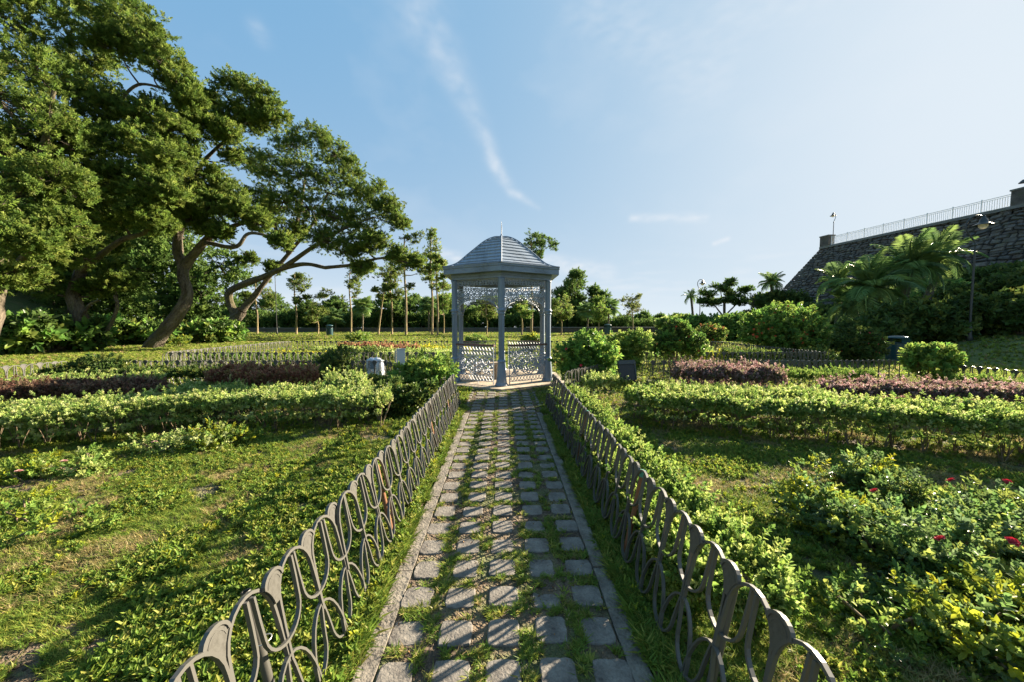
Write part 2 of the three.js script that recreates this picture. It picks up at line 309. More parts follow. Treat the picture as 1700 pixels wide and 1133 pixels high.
// ---------------------------------------------------------------- ground, path, edging
function groundY(x, z) {
  const edge = 16.5 + Math.max(0, -z - 18) * 0.4;
  const bank = (smooth(edge, edge + 5, x) * 0.9 + smooth(edge + 4.5, edge + 16, x) * 2.2) * smooth(-60, -48, z);
  const hill = smooth(-25, -48, x) * 7 * smooth(-46, -30, z);
  const lawn = 0.06 * fbm2(x * 0.12, z * 0.12, 2) * smooth(11, 16, Math.hypot(x, z + 9));
  const drop = -smooth(-70, -110, z) * 6;
  return bank + hill + lawn + drop;
}
{
  const n = 190, pos = [], idx = [], uv = [];
  const warp = t => Math.sinh(t * 5.2) / Math.sinh(5.2);
  for (let j = 0; j <= n; j++) for (let i = 0; i <= n; i++) {
    const x = warp(i / n * 2 - 1) * 420, z = -12 + warp(j / n * 2 - 1) * 420;
    pos.push(x, groundY(x, z), z); uv.push(x, -z);
  }
  for (let j = 0; j < n; j++) for (let i = 0; i < n; i++) { const a = j * (n + 1) + i; idx.push(a, a + n + 1, a + 1, a + 1, a + n + 1, a + n + 2); }
  const o = part('ground', geom(pos, idx, uv), M.lawn, scene); o.userData.kind = 'structure'; o.userData.label = 'short lawn around the formal garden'; taken.ground = 0;
}
function sheet(x0, x1, z0, z1, y, nx, nz, f = () => 0) {
  const pos = [], idx = [], uv = [];
  for (let j = 0; j <= nz; j++) for (let i = 0; i <= nx; i++) { const x = lerp(x0, x1, i / nx), z = lerp(z0, z1, j / nz); pos.push(x, y + f(x, z), z); uv.push(x, -z); }
  for (let j = 0; j < nz; j++) for (let i = 0; i < nx; i++) { const a = j * (nx + 1) + i; idx.push(a, a + nx + 1, a + 1, a + 1, a + nx + 1, a + nx + 2); }
  return geom(pos, idx, uv);
}
// planting beds left and right of the path: soil that the grass grows in
const bedBump = (x, z) => 0.025 * (0.5 + fbm2(x * 1.3, z * 1.3, 3));
for (const s of [-1, 1]) {
  const o = part('bed_soil', sheet(s < 0 ? -10.2 : 0.69, s < 0 ? -0.69 : 9.7, -8.7, 2, 0.004, 90, 90, bedBump), M.soil, scene);
  o.name = numbered('bed_soil'); o.userData.kind = 'structure'; o.userData.label = s < 0 ? 'soil of the planting bed left of the path' : 'soil of the planting bed right of the path';
}
const PITCH = 0.243;
const pathTop = (x, z) => 0.006 + 0.006 * (fbm2(x * 3, z * 3, 3) + 0.3);
const path = setting('path', 'path of square granite setts with grass in the joints');
part('path_bed', sheet(-0.57, 0.57, -6.3, 2, 0.002, 16, 80, pathTop), M.soil, path);
part('path_bed', sheet(-2.6, 2.6, -9.0, -6.3, 0.002, 40, 24, pathTop), M.soil, path);
const stones = [];
{
  const r = rng(5), variants = [];
  for (let k = 0; k < 9; k++) {
    const n = 24, h = 0.0765, p = new THREE.Shape(), pts = [];
    for (let i = 0; i < n; i++) {
      const a = i / n * 2 * Math.PI, c = Math.cos(a), s = Math.sin(a), q = 1 / Math.pow(Math.pow(Math.abs(c), 8) + Math.pow(Math.abs(s), 8), 1 / 8);
      const w = 1 + 0.05 * noise2(c * 1.4 + k * 7, s * 1.4) + 0.025 * (r() - 0.5);
      pts.push(new THREE.Vector2(c * q * h * w * (1 + (k % 3 - 1) * 0.03), s * q * h * w * (1 - (k % 3 - 1) * 0.03)));
    }
    p.setFromPoints(pts);
    const g = new THREE.ExtrudeGeometry(p, { depth: 0.04, bevelEnabled: true, bevelSize: 0.005, bevelThickness: 0.006, bevelSegments: 2, steps: 1 });
    g.rotateX(-Math.PI / 2); g.translate(0, -0.046, 0);
    const a = g.attributes.position; for (let i = 0; i < a.count; i++) a.setY(i, a.getY(i) + 0.003 * noise2(a.getX(i) * 30 + k * 9, a.getZ(i) * 30));
    const u = g.attributes.uv; for (let i = 0; i < a.count; i++) u.setXY(i, a.getX(i) + k * 0.37, a.getZ(i) + k * 0.61);
    g.computeVertexNormals(); variants.push(g);
  }
  const put = (x, z) => {
    x += (r() - 0.5) * 0.016; z += (r() - 0.5) * 0.016;
    const o = part('paving_stone', variants[(r() * 9) | 0], M.stone, path, x, 0.017 + (r() - 0.5) * 0.012, z, (r() - 0.5) * 0.05 + ((r() * 4) | 0) * Math.PI / 2);
    o.rotation.x = (r() - 0.5) * 0.025; o.rotation.z = (r() - 0.5) * 0.025; stones.push([x, z]);
  };
  for (let i = 0; i < 33; i++) for (let c = -2; c <= 2; c++) {
    const z = -0.61 - i * PITCH; if (z < -8.3) continue;
    put(c * PITCH, z);
  }
  for (let i = 24; i < 33; i++) for (const c of [-8, -7, -6, -5, -4, -3, 3, 4, 5, 6, 7, 8]) {
    const x = c * PITCH, z = -0.61 - i * PITCH; if (z > -6.4 || z < -8.35 + Math.abs(x) * 0.1 || Math.abs(x) > 0.7 + (-6.2 - z) * 0.75) continue;
    put(x, z);
  }
}
for (const s of [-1, 1]) {
  const e = setting('path_edging', s < 0 ? 'concrete edging strip along the left side of the path' : 'concrete edging strip along the right side of the path'), r = rng(9 + s);
  for (let i = 0; i < 8; i++) {
    const g = new THREE.BoxGeometry(0.095, 0.16, 0.992, 3, 2, 12), a = g.attributes.position, u = g.attributes.uv;
    for (let k = 0; k < a.count; k++) { const y = a.getY(k), x = a.getX(k), z = a.getZ(k); if (y > 0.07) a.setXYZ(k, x * 0.93 + 0.003 * noise2(z * 9, i * 5 + s), y + 0.003 * noise2(z * 7 + i, x * 20), z); u.setXY(k, x + y, z + i * 1.3); }
    g.computeVertexNormals();
    part('kerb_stone', g, M.kerb, e, s * 0.622 + (r() - 0.5) * 0.008, -0.058 + (r() - 0.5) * 0.01, 1.2 - i);
  }
}

// ---------------------------------------------------------------- hooped iron fences
const FP = 0.262, FH = 0.64;
const hoop = {};
{
  const arc = (cx, cy, rx, ry, a0, a1, n) => Array.from({ length: n + 1 }, (_, i) => { const a = lerp(a0, a1, i / n); return [cx + rx * Math.cos(a), cy + ry * Math.sin(a)]; });
  const w = 0.0115, d = 0.016, h = FP / 2;
  hoop.arch = ribbon([[h - 0.003, 0.27], [h - 0.006, 0.4], ...arc(0, 0.49, h - 0.011, 0.14, 0, Math.PI, 12), [-h + 0.006, 0.4], [-h + 0.003, 0.27]], w, d);
  hoop.loop = ribbon([[0.014, 0.622], [0.016, 0.53], ...arc(h, 0.455, h - 0.02, 0.1, Math.PI, 2 * Math.PI, 12), [FP - 0.016, 0.53], [FP - 0.014, 0.622]].map(p => [p[0], p[1]]), w * 0.9, d); hoop.loop.translate(0, 0, 0.004);
  const yj = 0.49 + 0.14 * Math.sqrt(1 - (0.078 / (h - 0.011)) ** 2), sh = new THREE.Shape();
  const edge = []; for (let i = 0; i <= 8; i++) { const x = lerp(0.078, h - 0.013, i / 8); edge.push([x - h, 0.49 + 0.14 * Math.sqrt(Math.max(0, 1 - (x / (h - 0.011)) ** 2))]); }
  const top = arc(0, yj, h - 0.078, 0.042, 0, Math.PI, 10);
  sh.setFromPoints([...edge.map(p => new THREE.Vector2(...p)), ...[...edge].reverse().map(p => new THREE.Vector2(-p[0], p[1])), ...top.map(p => new THREE.Vector2(...p))]);
  const plate = new THREE.ExtrudeGeometry(sh, { depth: 0.006, bevelEnabled: false }); plate.translate(h, 0, -0.003);
  const rim = ribbon(top.map(p => [p[0] + h, p[1]]), w, d), line = ribbon(arc(h, yj - 0.012, h - 0.094, 0.036, 0.1, Math.PI - 0.1, 8), 0.003, 0.009);
  hoop.fan = merge([plate, rim, line]);
  hoop.lowArch = ribbon([[h + 0.012, -0.02], ...arc(0, 0.02, h + 0.01, 0.275, 0.05, Math.PI - 0.05, 14), [-h - 0.012, -0.02]], w * 0.85, d);
  hoop.lowLoop = ribbon([[0.006, 0.29], [0.018, 0.23], ...arc(h, 0.165, h - 0.028, 0.125, Math.PI, 2 * Math.PI, 12), [FP - 0.018, 0.23], [FP - 0.006, 0.29]], w * 0.85, d); hoop.lowLoop.translate(0, 0, -0.004);
  hoop.lowArch.translate(h, 0, 0); hoop.lowLoop.translate(h, 0, 0);
  hoop.unit = merge([hoop.arch, hoop.loop, hoop.fan, hoop.lowArch, hoop.lowLoop]);
}
const pipeGeo = (() => { const o = lathe([[0.012, 0.8], [0.012, 0.4], [0.012, -0.15], [0.017, -0.15], [0.017, 0.8], [0.012, 0.8]], 12); return o; })();
function post(f, x, z, h, m) { const p = part('post', pipeGeo, m, f, x, 0, z); p.scale.y = h / 0.8; return p; }
/** fence from (x0, z0) to (x1, z1); lean tips the top towards the side on the walker's right */
function fence(label, group, x0, z0, x1, z1, { near = false, lean = 0, m = M.iron } = {}) {
  const len = Math.hypot(x1 - x0, z1 - z0), n = Math.round(len / FP), f = thing('hoop_fence', label, 'fence', group, x0, 0.012, z0);
  f.rotation.set(lean, Math.atan2(-(z1 - z0), x1 - x0), 0, 'YXZ');
  const r = rng(Math.round(x0 * 100 + z0 * 10) & 0xffff);
  for (let k = 0; k < n; k++) {
    const dx = (k + 0.5) * FP;
    if (near) for (const [nm, g] of [['arch_hoop', hoop.arch], ['hanging_hoop', hoop.loop], ['fan_plate', hoop.fan], ['lower_arch', hoop.lowArch], ['lower_hoop', hoop.lowLoop]]) { const o = part(nm, g, m, f, dx + (r() - 0.5) * 0.004, (r() - 0.5) * 0.006, (r() - 0.5) * 0.004); o.rotation.z = (r() - 0.5) * 0.02; o.rotation.x = (r() - 0.5) * 0.03; }
    else { const o = part('hoop_panel', hoop.unit, m, f, dx, (r() - 0.5) * 0.012, 0); o.rotation.x = (r() - 0.5) * 0.03; }
  }
  return f;
}
const GF = 'hooped iron fences around the planting beds';
{ // along the path
  const L = fence('sunlit grey hooped iron fence along the left edge of the path', GF, -0.775, -0.36, -0.775, -6.62, { near: true, lean: -0.2 });
  const R = fence('backlit dark looking hooped iron fence along the right edge of the path', GF, 0.785, -0.36, 0.785, -6.62, { near: true, lean: 0.2 });
  const ps = post(L, 0.98, -0.045, 0.62, M.iron); part('tie_wire', new THREE.TorusGeometry(0.026, 0.0022, 6, 20).rotateX(Math.PI / 2).translate(0.985, 0.42, -0.03), M.wire, L);
  for (const x of [2.3, 4.1, 5.4]) post(L, x, -0.025, 0.56, M.rust);
  for (const x of [1.05, 2.05, 3.7, 5.2]) { const p = post(R, x, 0.025, 0.6, x === 1.05 ? M.iron : M.rust); if (x > 1.1) part('painted_tip', cyl(0.0185, 0.0185, 0.06, 10, 0, 0.755, 0), M.greenPaint, p); }
}
fence('hooped fence slanting in front of the silvery sack and the grey panel', GF, -1.15, -6.95, -2.75, -8.75, {});
fence('hooped fence slanting past the black sign board beside the red flowered bush', GF, 1.15, -6.95, 2.75, -8.75, {});
fence('long dark hooped fence behind the dark clipped hedge left of the pavilion', GF, -10.1, -9.15, -2.8, -8.85, {});
fence('sunlit hooped fence closing the left bed beside the big trees', GF, -10.3, -9.1, -11.2, -2, {});
fence('dark hooped fence on the far side of the left cross path', GF, -10.2, -11.4, -1.6, -11.2, {});
fence('pale hooped fence running away along the far left bed', GF, -10.2, -11.5, -10, -17.8, {});
fence('thin dark hooped fence at the back of the far left bed', GF, -10, -17.9, -0.9, -17.9, {});
fence('dark hooped fence behind the long red hedge and the green strip', GF, 3.3, -8.75, 9.6, -8.75, {});
fence('dark hooped fence behind the rounded shrub at the right edge of the picture', GF, 9.75, -8.7, 9.85, -3.5, {});
fence('dark hooped fence with yellow plants behind it across the right cross path', GF, 2.2, -11, 9.7, -11.1, {});
fence('dark hooped fence in front of the big rounded flowering shrub', GF, 9.7, -11.1, 9.75, -17.4, {});
fence('thin dark hooped fence at the back of the far right bed', GF, 1, -17.7, 9.7, -17.5, {});

// ---------------------------------------------------------------- the pavilion
{
  const R = 1.36, g = thing('garden_pavilion', 'blue grey hexagonal iron pavilion with bell roof at the end of the path', 'pavilion', null, -0.035, 0, -10.14);
  const at = (k, r) => { const a = Math.PI / 2 + k * Math.PI / 3; return [r * Math.cos(a), r * Math.sin(a)]; };
  const hex = (r) => { const s = new THREE.Shape(); s.setFromPoints([0, 1, 2, 3, 4, 5].map(k => { const [x, z] = at(k, r); return new THREE.Vector2(x, -z); })); return s; };
  const slab = new THREE.ExtrudeGeometry(hex(1.83), { depth: 0.055, bevelEnabled: true, bevelSize: 0.008, bevelThickness: 0.006, bevelSegments: 2 }); slab.rotateX(-Math.PI / 2); slab.translate(0, -0.004, 0);
  part('platform', slab, M.slab, g);
  const colProfile = [[0.001, 0.055], [0.155, 0.055], [0.158, 0.075], [0.15, 0.095], [0.138, 0.1], [0.14, 0.115], [0.132, 0.125], [0.127, 0.14], [0.083, 0.6], [0.098, 0.615], [0.102, 0.635], [0.096, 0.655], [0.079, 0.668], [0.071, 0.69], [0.07, 1.75], [0.082, 1.765], [0.09, 1.79], [0.079, 1.8], [0.076, 1.82], [0.095, 1.84], [0.103, 1.86], [0.096, 1.88], [0.076, 1.895], [0.072, 1.91], [0.072, 2.56], [0.085, 2.58], [0.085, 2.62], [0.001, 2.62]];
  const shaft = lathe(colProfile, 20);
  const ring = lathe([[0.07, 1.2], [0.0745, 1.205], [0.0745, 1.215], [0.07, 1.22]], 20);
  for (let k = 0; k < 6; k++) { const [x, z] = at(k, R); const c = part('column', shaft, M.gazebo, g, x, 0, z); part('collar', ring, M.gazebo, c, 0, 0, 0); }
  // beams, fascia and soffit: six mitred pieces each
  function hexBand(prof) { // prof: [[r, y], ...] closed ring swept round the hexagon, one side from vertex 0 to 1
    const p = [], n = prof.length, A = at(0, 1), B = at(1, 1);
    for (let i = 0; i < n; i++) { const a = prof[i], b = prof[(i + 1) % n]; const q = [[A[0] * a[0], a[1], A[1] * a[0]], [B[0] * a[0], a[1], B[1] * a[0]], [B[0] * b[0], b[1], B[1] * b[0]], [A[0] * b[0], b[1], A[1] * b[0]]]; p.push(...q[0], ...q[2], ...q[1], ...q[0], ...q[3], ...q[2]); }
    const uv = []; for (let i = 0; i < p.length; i += 3) uv.push(p[i] - p[i + 2] * 0.5, p[i + 1]);
    return geom(p, null, uv);
  }
  const beam = hexBand([[1.27, 2.62], [1.27, 2.76], [1.45, 2.76], [1.45, 2.68], [1.43, 2.67], [1.43, 2.62]]);
  const fascia = hexBand([[1.38, 2.762], [1.38, 2.9], [1.64, 2.905], [1.665, 2.905], [1.665, 2.88], [1.648, 2.865], [1.648, 2.75], [1.6, 2.745], [1.5, 2.762]]);
  for (let k = 0; k < 6; k++) { part('beam', beam, M.gazebo, g, 0, 0, 0, k * Math.PI / 3); part('fascia', fascia, M.gazebo, g, 0, 0, 0, k * Math.PI / 3); }
  const prof = new THREE.CatmullRomCurve3([[1.655, 2.905], [1.44, 2.955], [1.25, 3.05], [1.03, 3.235], [0.78, 3.44], [0.51, 3.655], [0.33, 3.755], [0.17, 3.81], [0.02, 3.83]].map(p => V(p[0], p[1], 0)));
  const facet = []; const N = 13, P = prof.getSpacedPoints(N);
  for (let i = 0; i < N; i++) facet.push([P[i].x + 0.016, P[i].y + 0.026], [P[i + 1].x + 0.004, P[i + 1].y + 0.006]);
  const course = [];
  { const A = at(0, 1), B = at(1, 1); const line = [[1.655, 2.905], ...facet];
    for (let i = 0; i + 1 < line.length; i++) { const a = line[i], b = line[i + 1]; const q = [[A[0] * a[0], a[1], A[1] * a[0]], [B[0] * a[0], a[1], B[1] * a[0]], [B[0] * b[0], b[1], B[1] * b[0]], [A[0] * b[0], b[1], A[1] * b[0]]]; course.push(geom([...q[0], ...q[2], ...q[1], ...q[0], ...q[3], ...q[2]], null, [q[0], q[2], q[1], q[0], q[3], q[2]].flatMap(v => [v[0], v[1] + v[2]]))); } }
  const courses = []; for (let i = 0; i < course.length; i += 2) courses.push(merge(course.slice(i, i + 2)));
  const hip = tube([...P.slice(0, N).map(p => V(0, p.y + 0.034, p.x + 0.006)), V(0, 3.86, 0)], () => 0.016, 6, 30);
  for (let k = 0; k < 6; k++) {
    const f = new THREE.Group(); f.name = 'roof_facet'; f.rotation.y = k * Math.PI / 3; g.add(f);
    for (const c of courses) part('roof_course', c, M.gazeboRoof, f);
    part('hip_rib', hip, M.gazeboRoof, f);
  }
  part('finial', lathe([[0.06, 3.83], [0.065, 3.86], [0.03, 3.9], [0.012, 3.94], [0.012, 4.1], [0.006, 4.24], [0.0005, 4.27]], 10), M.gazebo, g);
  part('ceiling', (() => { const s = new THREE.ShapeGeometry(hex(1.4)); s.rotateX(Math.PI / 2); s.translate(0, 2.775, 0); return s; })(), M.gazebo, g);
  // cast lacework
  const scroll = (cx, cy, r0, turns, a0, dir, n = 20) => Array.from({ length: n + 1 }, (_, i) => { const f = i / n, a = a0 + dir * f * turns * 2 * Math.PI, r = r0 * (1 - 0.82 * f); return [cx + r * Math.cos(a), cy + r * Math.sin(a)]; });
  const circle = (cx, cy, r, n = 12) => Array.from({ length: n }, (_, i) => [cx + r * Math.cos(i / n * 2 * Math.PI), cy + r * Math.sin(i / n * 2 * Math.PI)]);
  const FW = R - 0.15; // clear width between columns
  function frieze() {
    const o = [], d = 0.018, w = 0.014, x0 = -FW / 2, x1 = FW / 2, y0 = 2.16, y1 = 2.615;
    for (const y of [y1 - 0.008, y0 + 0.23]) o.push(ribbon([[x0, y], [x1, y]], 0.014, d));
    for (const x of [x0 + 0.008, x1 - 0.008]) o.push(ribbon([[x, 1.86], [x, y1]], 0.014, d));
    const arch = Array.from({ length: 21 }, (_, i) => { const f = i / 20 * 2 - 1; return [f * (FW / 2 - 0.01), 1.86 + 0.28 * Math.pow(1 - Math.pow(Math.abs(f), 2.4), 0.62)]; });
    o.push(ribbon(arch, 0.02, d + 0.006)); o.push(ribbon(arch.map(p => [p[0] * 0.93, p[1] + 0.05]), 0.011, d));
    const n = 7; for (let i = 0; i < n; i++) {
      const cx = lerp(x0, x1, (i + 0.5) / n); o.push(ribbon(circle(cx, y0 + 0.13, 0.05), 0.012, d, true));
      o.push(ribbon(scroll(cx - 0.048, y1 - 0.1, 0.075, 1.6, -0.5, 1), w, d), ribbon(scroll(cx + 0.048, y1 - 0.1, 0.075, 1.6, Math.PI + 0.5, -1), w, d));
      o.push(ribbon(circle(cx, y1 - 0.035, 0.026), 0.008, d, true), ribbon([[cx - 0.1, y0 + 0.2], [cx, y0 + 0.13], [cx + 0.1, y0 + 0.2]], w, d), ribbon([[cx - 0.1, y0 + 0.1], [cx, y0 + 0.19], [cx + 0.1, y0 + 0.1]], w, d));
      o.push(ribbon(scroll(cx - 0.05, y0 + 0.085, 0.055, 1.4, Math.PI / 2, 1), w, d), ribbon(scroll(cx + 0.05, y0 + 0.085, 0.055, 1.4, Math.PI / 2, -1), w, d));
    }
    for (const s of [-1, 1]) for (let i = 0; i < 5; i++) {
      const x = s * (FW / 2 - 0.045 - i * 0.075), yb = 1.86 + 0.28 * Math.pow(Math.max(0, 1 - Math.pow(Math.abs(x) / (FW / 2), 2.4)), 0.62), r = Math.max(0.03, (y0 + 0.06 - yb) * 0.32);
      o.push(ribbon(scroll(x, yb + r + 0.02, r, 1.5, -Math.PI / 2, -s), 0.009, d), ribbon(scroll(x, yb + 2.7 * r + 0.02, r * 0.8, 1.4, Math.PI / 2, s), 0.009, d));
    }
    return merge(o);
  }
  const BW = 1.1;
  function balustrade() {
    const o = [], d = 0.016, x0 = -BW / 2, x1 = BW / 2, y0 = 0.13, y1 = 0.965;
    for (const y of [y0, y0 + 0.13, y1 - 0.24, y1 - 0.1, y1]) o.push(ribbon([[x0, y], [x1, y]], 0.013, d));
    for (const x of [x0 + 0.008, x1 - 0.008]) o.push(ribbon([[x, 0.055], [x, y1]], 0.018, d));
    o.push(ribbon([[0.1, 0.055], [0.1, y0]], 0.014, d));
    const n = 12; for (let i = 0; i < n; i++) { const a = lerp(x0, x1, i / n), b = lerp(x0, x1, (i + 1) / n); o.push(ribbon([[a, y0], [b, y0 + 0.13]], 0.009, d), ribbon([[a, y0 + 0.13], [b, y0]], 0.009, d - 0.003), ribbon(circle((a + b) / 2, y1 - 0.17, 0.04, 10), 0.009, d, true), ribbon([[a, y1 - 0.1], [(a + b) / 2, y1 - 0.02], [b, y1 - 0.1]], 0.009, d)); }
    const cy = (y0 + 0.13 + y1 - 0.24) / 2, hh = (y1 - 0.24 - y0 - 0.13) / 2;
    for (const s of [-1, 1]) {
      for (const [x, y, r, a] of [[0.12, 0.08, 0.11, 0], [0.12, -0.09, 0.1, 0], [0.34, 0.1, 0.1, 2], [0.34, -0.09, 0.11, 2], [0.47, 0.0, 0.065, 1], [0.235, 0.0, 0.06, 1]]) {
        o.push(ribbon(scroll(s * x, cy + y, r, 1.7, a + (s < 0 ? Math.PI : 0), s), 0.018, d), ribbon(scroll(s * (x + 0.04), cy - y, r * 0.7, 1.3, a + 2, -s), 0.016, d));
      }
      o.push(ribbon(Array.from({ length: 15 }, (_, i) => { const a = i / 14 * Math.PI; return [s * (0.03 + 0.24 * Math.sin(a)), cy - hh + 2 * hh * i / 14]; }), 0.013, d));
      o.push(ribbon(Array.from({ length: 15 }, (_, i) => { const a = i / 14 * Math.PI; return [s * (0.545 - 0.2 * Math.sin(a)), cy - hh + 2 * hh * i / 14]; }), 0.011, d));
    }
    for (let i = -1; i <= 1; i++) o.push(ribbon(circle(0, cy + i * 0.13, 0.05, 12), 0.018, d, true), ribbon(circle(0.19 * i, cy + 0.14, 0.035, 10), 0.012, d, true), ribbon(circle(0.42 * i, cy - 0.16, 0.04, 10), 0.014, d, true));
    return merge(o);
  }
  const fr = frieze(), ba = balustrade();
  const rail = new THREE.ExtrudeGeometry((() => { const s = new THREE.Shape(); s.absellipse(0, 0, 0.045, 0.024, 0, Math.PI * 2); return s; })(), { depth: BW + 0.05, bevelEnabled: false, curveSegments: 6 }); rail.rotateY(Math.PI / 2); rail.translate(-(BW + 0.05) / 2, 0, 0);
  const stub = cyl(0.008, 0.008, 0.03, 6, 0, 0.965, 0);
  for (let k = 0; k < 6; k++) {
    const [ax, az] = at(k, R), [bx, bz] = at(k + 1, R), mx = (ax + bx) / 2, mz = (az + bz) / 2, th = Math.atan2(mx, mz);
    part('lace_frieze', fr, M.lacework, g, mx, 0, mz, th);
    if (k === 1 || k === 4) continue;
    // the panels stand clear of the front and back columns
    const away = k === 0 || k === 3 ? 0.085 : -0.085, px = mx + (bx - ax) / R * away, pz = mz + (bz - az) / R * away;
    part('lace_balustrade', ba, M.lacework, g, px, 0, pz, th);
    part('handrail', rail, M.wood, g, px, 1.0, pz, th);
    for (const t of [-0.35, 0, 0.35]) part('rail_bracket', stub, M.gazebo, g, px + (bx - ax) / R * t, 0, pz + (bz - az) / R * t);
  }
  const bench = thing('stone_bench', 'grey block bench inside the pavilion behind the lacework', 'bench', null, -0.42, 0.05, -9.75, 0.35);
  part('seat', new THREE.BoxGeometry(0.75, 0.07, 0.34).translate(0, 0.42, 0), M.slab, bench);
  for (const s of [-1, 1]) part('leg', new THREE.BoxGeometry(0.12, 0.385, 0.28).translate(s * 0.27, 0.1925, 0), M.slab, bench);
}

// ---------------------------------------------------------------- clipped hedges
/** a clipped hedge that follows line [[x, z], ...]; leaves fill a shell round it, woody stems stand below */
function hedge(label, group, line, width, height, { pal = PAL.pale, geo = G.hedge, m = leafMat, density = 950, size = 0.76, bare = 0.12, stems = 0, lump = 0.05, seed = 1, name = 'clipped_hedge', stray = 0.05 } = {}) {
  const curve = new THREE.CatmullRomCurve3(line.map(p => V(p[0], 0, p[1])), false, 'centripetal'), len = curve.getLength(), h = thing(name, label, 'hedge', group, line[0][0], 0, line[0][1]);
  const L = new Leaves(seed * 77 + 3), r = L.r, o = h.position, p = V(), t = V();
  const area = len * (width + 2 * (height - bare)) + width * (height * 2), n = Math.round(area * density / (size * size));
  for (let i = 0; i < n; i++) {
    const f = r(); curve.getPointAt(f, p); curve.getTangentAt(f, t); const nx = -t.z, nz = t.x;
    const along = f * len, endIn = Math.min(along, len - along), cap = endIn < width * 0.5 ? Math.sqrt(Math.max(0.02, 1 - (1 - endIn / (width * 0.5)) ** 2)) : 1;
    const wv = (1 + 0.12 * noise2(along * 1.1 + seed * 9, 0.3)) * cap, hv = height * (1 + lump * 1.2 * noise2(along * 1.4, seed * 5) + lump * noise2(along * 4.1, seed * 3)) * (0.86 + 0.14 * cap);
    // point on the rounded section: superellipse in (across, up)
    const a = Math.PI * (-0.08 + 1.16 * r()), ca = Math.cos(a), sa = Math.sin(a), e = 0.42, cx = Math.sign(ca) * Math.pow(Math.abs(ca), e), sy = Math.sign(sa) * Math.pow(Math.abs(sa), e);
    const mid = (hv + bare) / 2, depth = 1 - 0.4 * Math.pow(r(), 2.2);
    const across = cx * width * 0.5 * wv * depth * (1 + lump * noise3(along * 3, a * 2, seed)), up = mid + sy * (hv - mid) * depth * (1 + lump * 1.5 * noise3(along * 5, a * 3 + 9, seed));
    if (sa < 0.05 && r() < 0.5) continue;
    const s = size * (0.75 + 0.6 * r()), out = r() < stray ? 0.03 + 0.05 * r() : 0;
    const dx = nx * cx + (r() - 0.5) * 1.3, dy = 0.5 + 0.9 * Math.max(0, sy) + (r() - 0.5) * 0.9, dz = nz * cx + (r() - 0.5) * 1.3;
    L.add(p.x + nx * across - o.x + dx * out, up + dy * out, p.z + nz * across - o.z + dz * out, dx, dy, dz, s, L.pick(pal));
  }
  L.build('foliage', geo, m, h);
  if (stems) {
    const g = [];
    for (let i = 0; i < len * stems; i++) {
      const f = (i + r()) / (len * stems); curve.getPointAt(Math.min(1, f), p); curve.getTangentAt(Math.min(1, f), t);
      const ac = (r() - 0.5) * width * 0.85, x = p.x - t.z * ac - o.x, z = p.z + t.x * ac - o.z;
      for (let k = 0; k < 3; k++) { const ex = (r() - 0.5) * 0.3, ez = (r() - 0.5) * 0.3, y = height * (0.6 + 0.3 * r()); g.push(tube([V(x, -0.02, z), V(x + ex * 0.35 + (r() - 0.5) * 0.05, y * 0.45, z + ez * 0.35), V(x + ex, y, z + ez)], q => lerp(0.009, 0.004, q), 4, 5)); }
    }
    if (g.length) stuff(part('stems', merge(g), M.twig, h));
  }
  return h;
}
const HG = 'clipped hedges of the planting beds';
hedge('scalloped pale green hedge curving across the left bed', HG, [[-1.75, -5.75], [-2.6, -5.75], [-3.6, -5.7], [-4.5, -5.6], [-5.05, -5.3], [-5.6, -4.9], [-6.3, -4.6], [-7.6, -4.5]], 0.9, 0.5, { stems: 9, seed: 1, density: 900 });
hedge('pale hedge arm running back between the two red hedges of the left bed', HG, [[-4.6, -5.9], [-5.0, -6.5], [-5.3, -7.1]], 0.95, 0.46, { stems: 4, seed: 2, density: 700 });
hedge('dark red hedge at the left edge of the picture', HG, [[-5.4, -6.0], [-6.2, -5.95], [-7.2, -5.75], [-8.6, -5.5]], 0.62, 0.6, { pal: PAL.red, seed: 3, density: 800, stems: 3 });
hedge('low pale hedge behind the dark red hedge in the left bed', HG, [[-6.4, -7.0], [-7.4, -7.0], [-8.8, -6.8]], 0.7, 0.55, { seed: 4, density: 600 });
hedge('brownish red hedge mound in the middle of the left bed', HG, [[-5.4, -7.1], [-4.4, -7.0], [-3.5, -7.0]], 0.8, 0.66, { pal: PAL.brown, seed: 5, density: 800, stems: 3, lump: 0.09 });
hedge('rounded pale hedge end beside the brownish red mound', HG, [[-2.95, -6.75], [-2.6, -6.35], [-2.45, -6.1]], 0.55, 0.62, { seed: 6, density: 800 });
hedge('straight dark green hedge in front of the long dark fence on the left', HG, [[-10, -8.35], [-8, -8.3], [-5.9, -8.3], [-4, -8.3]], 0.5, 0.5, { pal: PAL.dark, seed: 7, density: 600, size: 1.1 });
hedge('short dark hedge below the silvery sack left of the pavilion', HG, [[-3.3, -7.75], [-2.6, -7.6], [-1.9, -7.3]], 0.42, 0.42, { pal: PAL.dark, seed: 8, density: 700 });
hedge('low leafy hedge strip right behind the right path fence', HG, [[1.14, -6.9], [1.15, -5.5], [1.15, -4.2], [1.17, -3], [1.18, -2.1], [1.2, -1.6]], 0.5, 0.34, { pal: PAL.green.concat(PAL.pale.slice(0, 3), PAL.green), seed: 9, density: 1300, size: 0.78, bare: 0.03, lump: 0.05, stray: 0.04 });
hedge('long pale green hedge with bare stems across the right bed', HG, [[2.1, -6.0], [2.4, -5.65], [3.0, -5.35], [3.9, -5.1], [4.8, -4.75], [5.6, -4.35], [6.6, -4.15], [8.4, -4.1]], 0.95, 0.5, { stems: 11, seed: 10, density: 900, pal: PAL.pale.concat(PAL.green) });
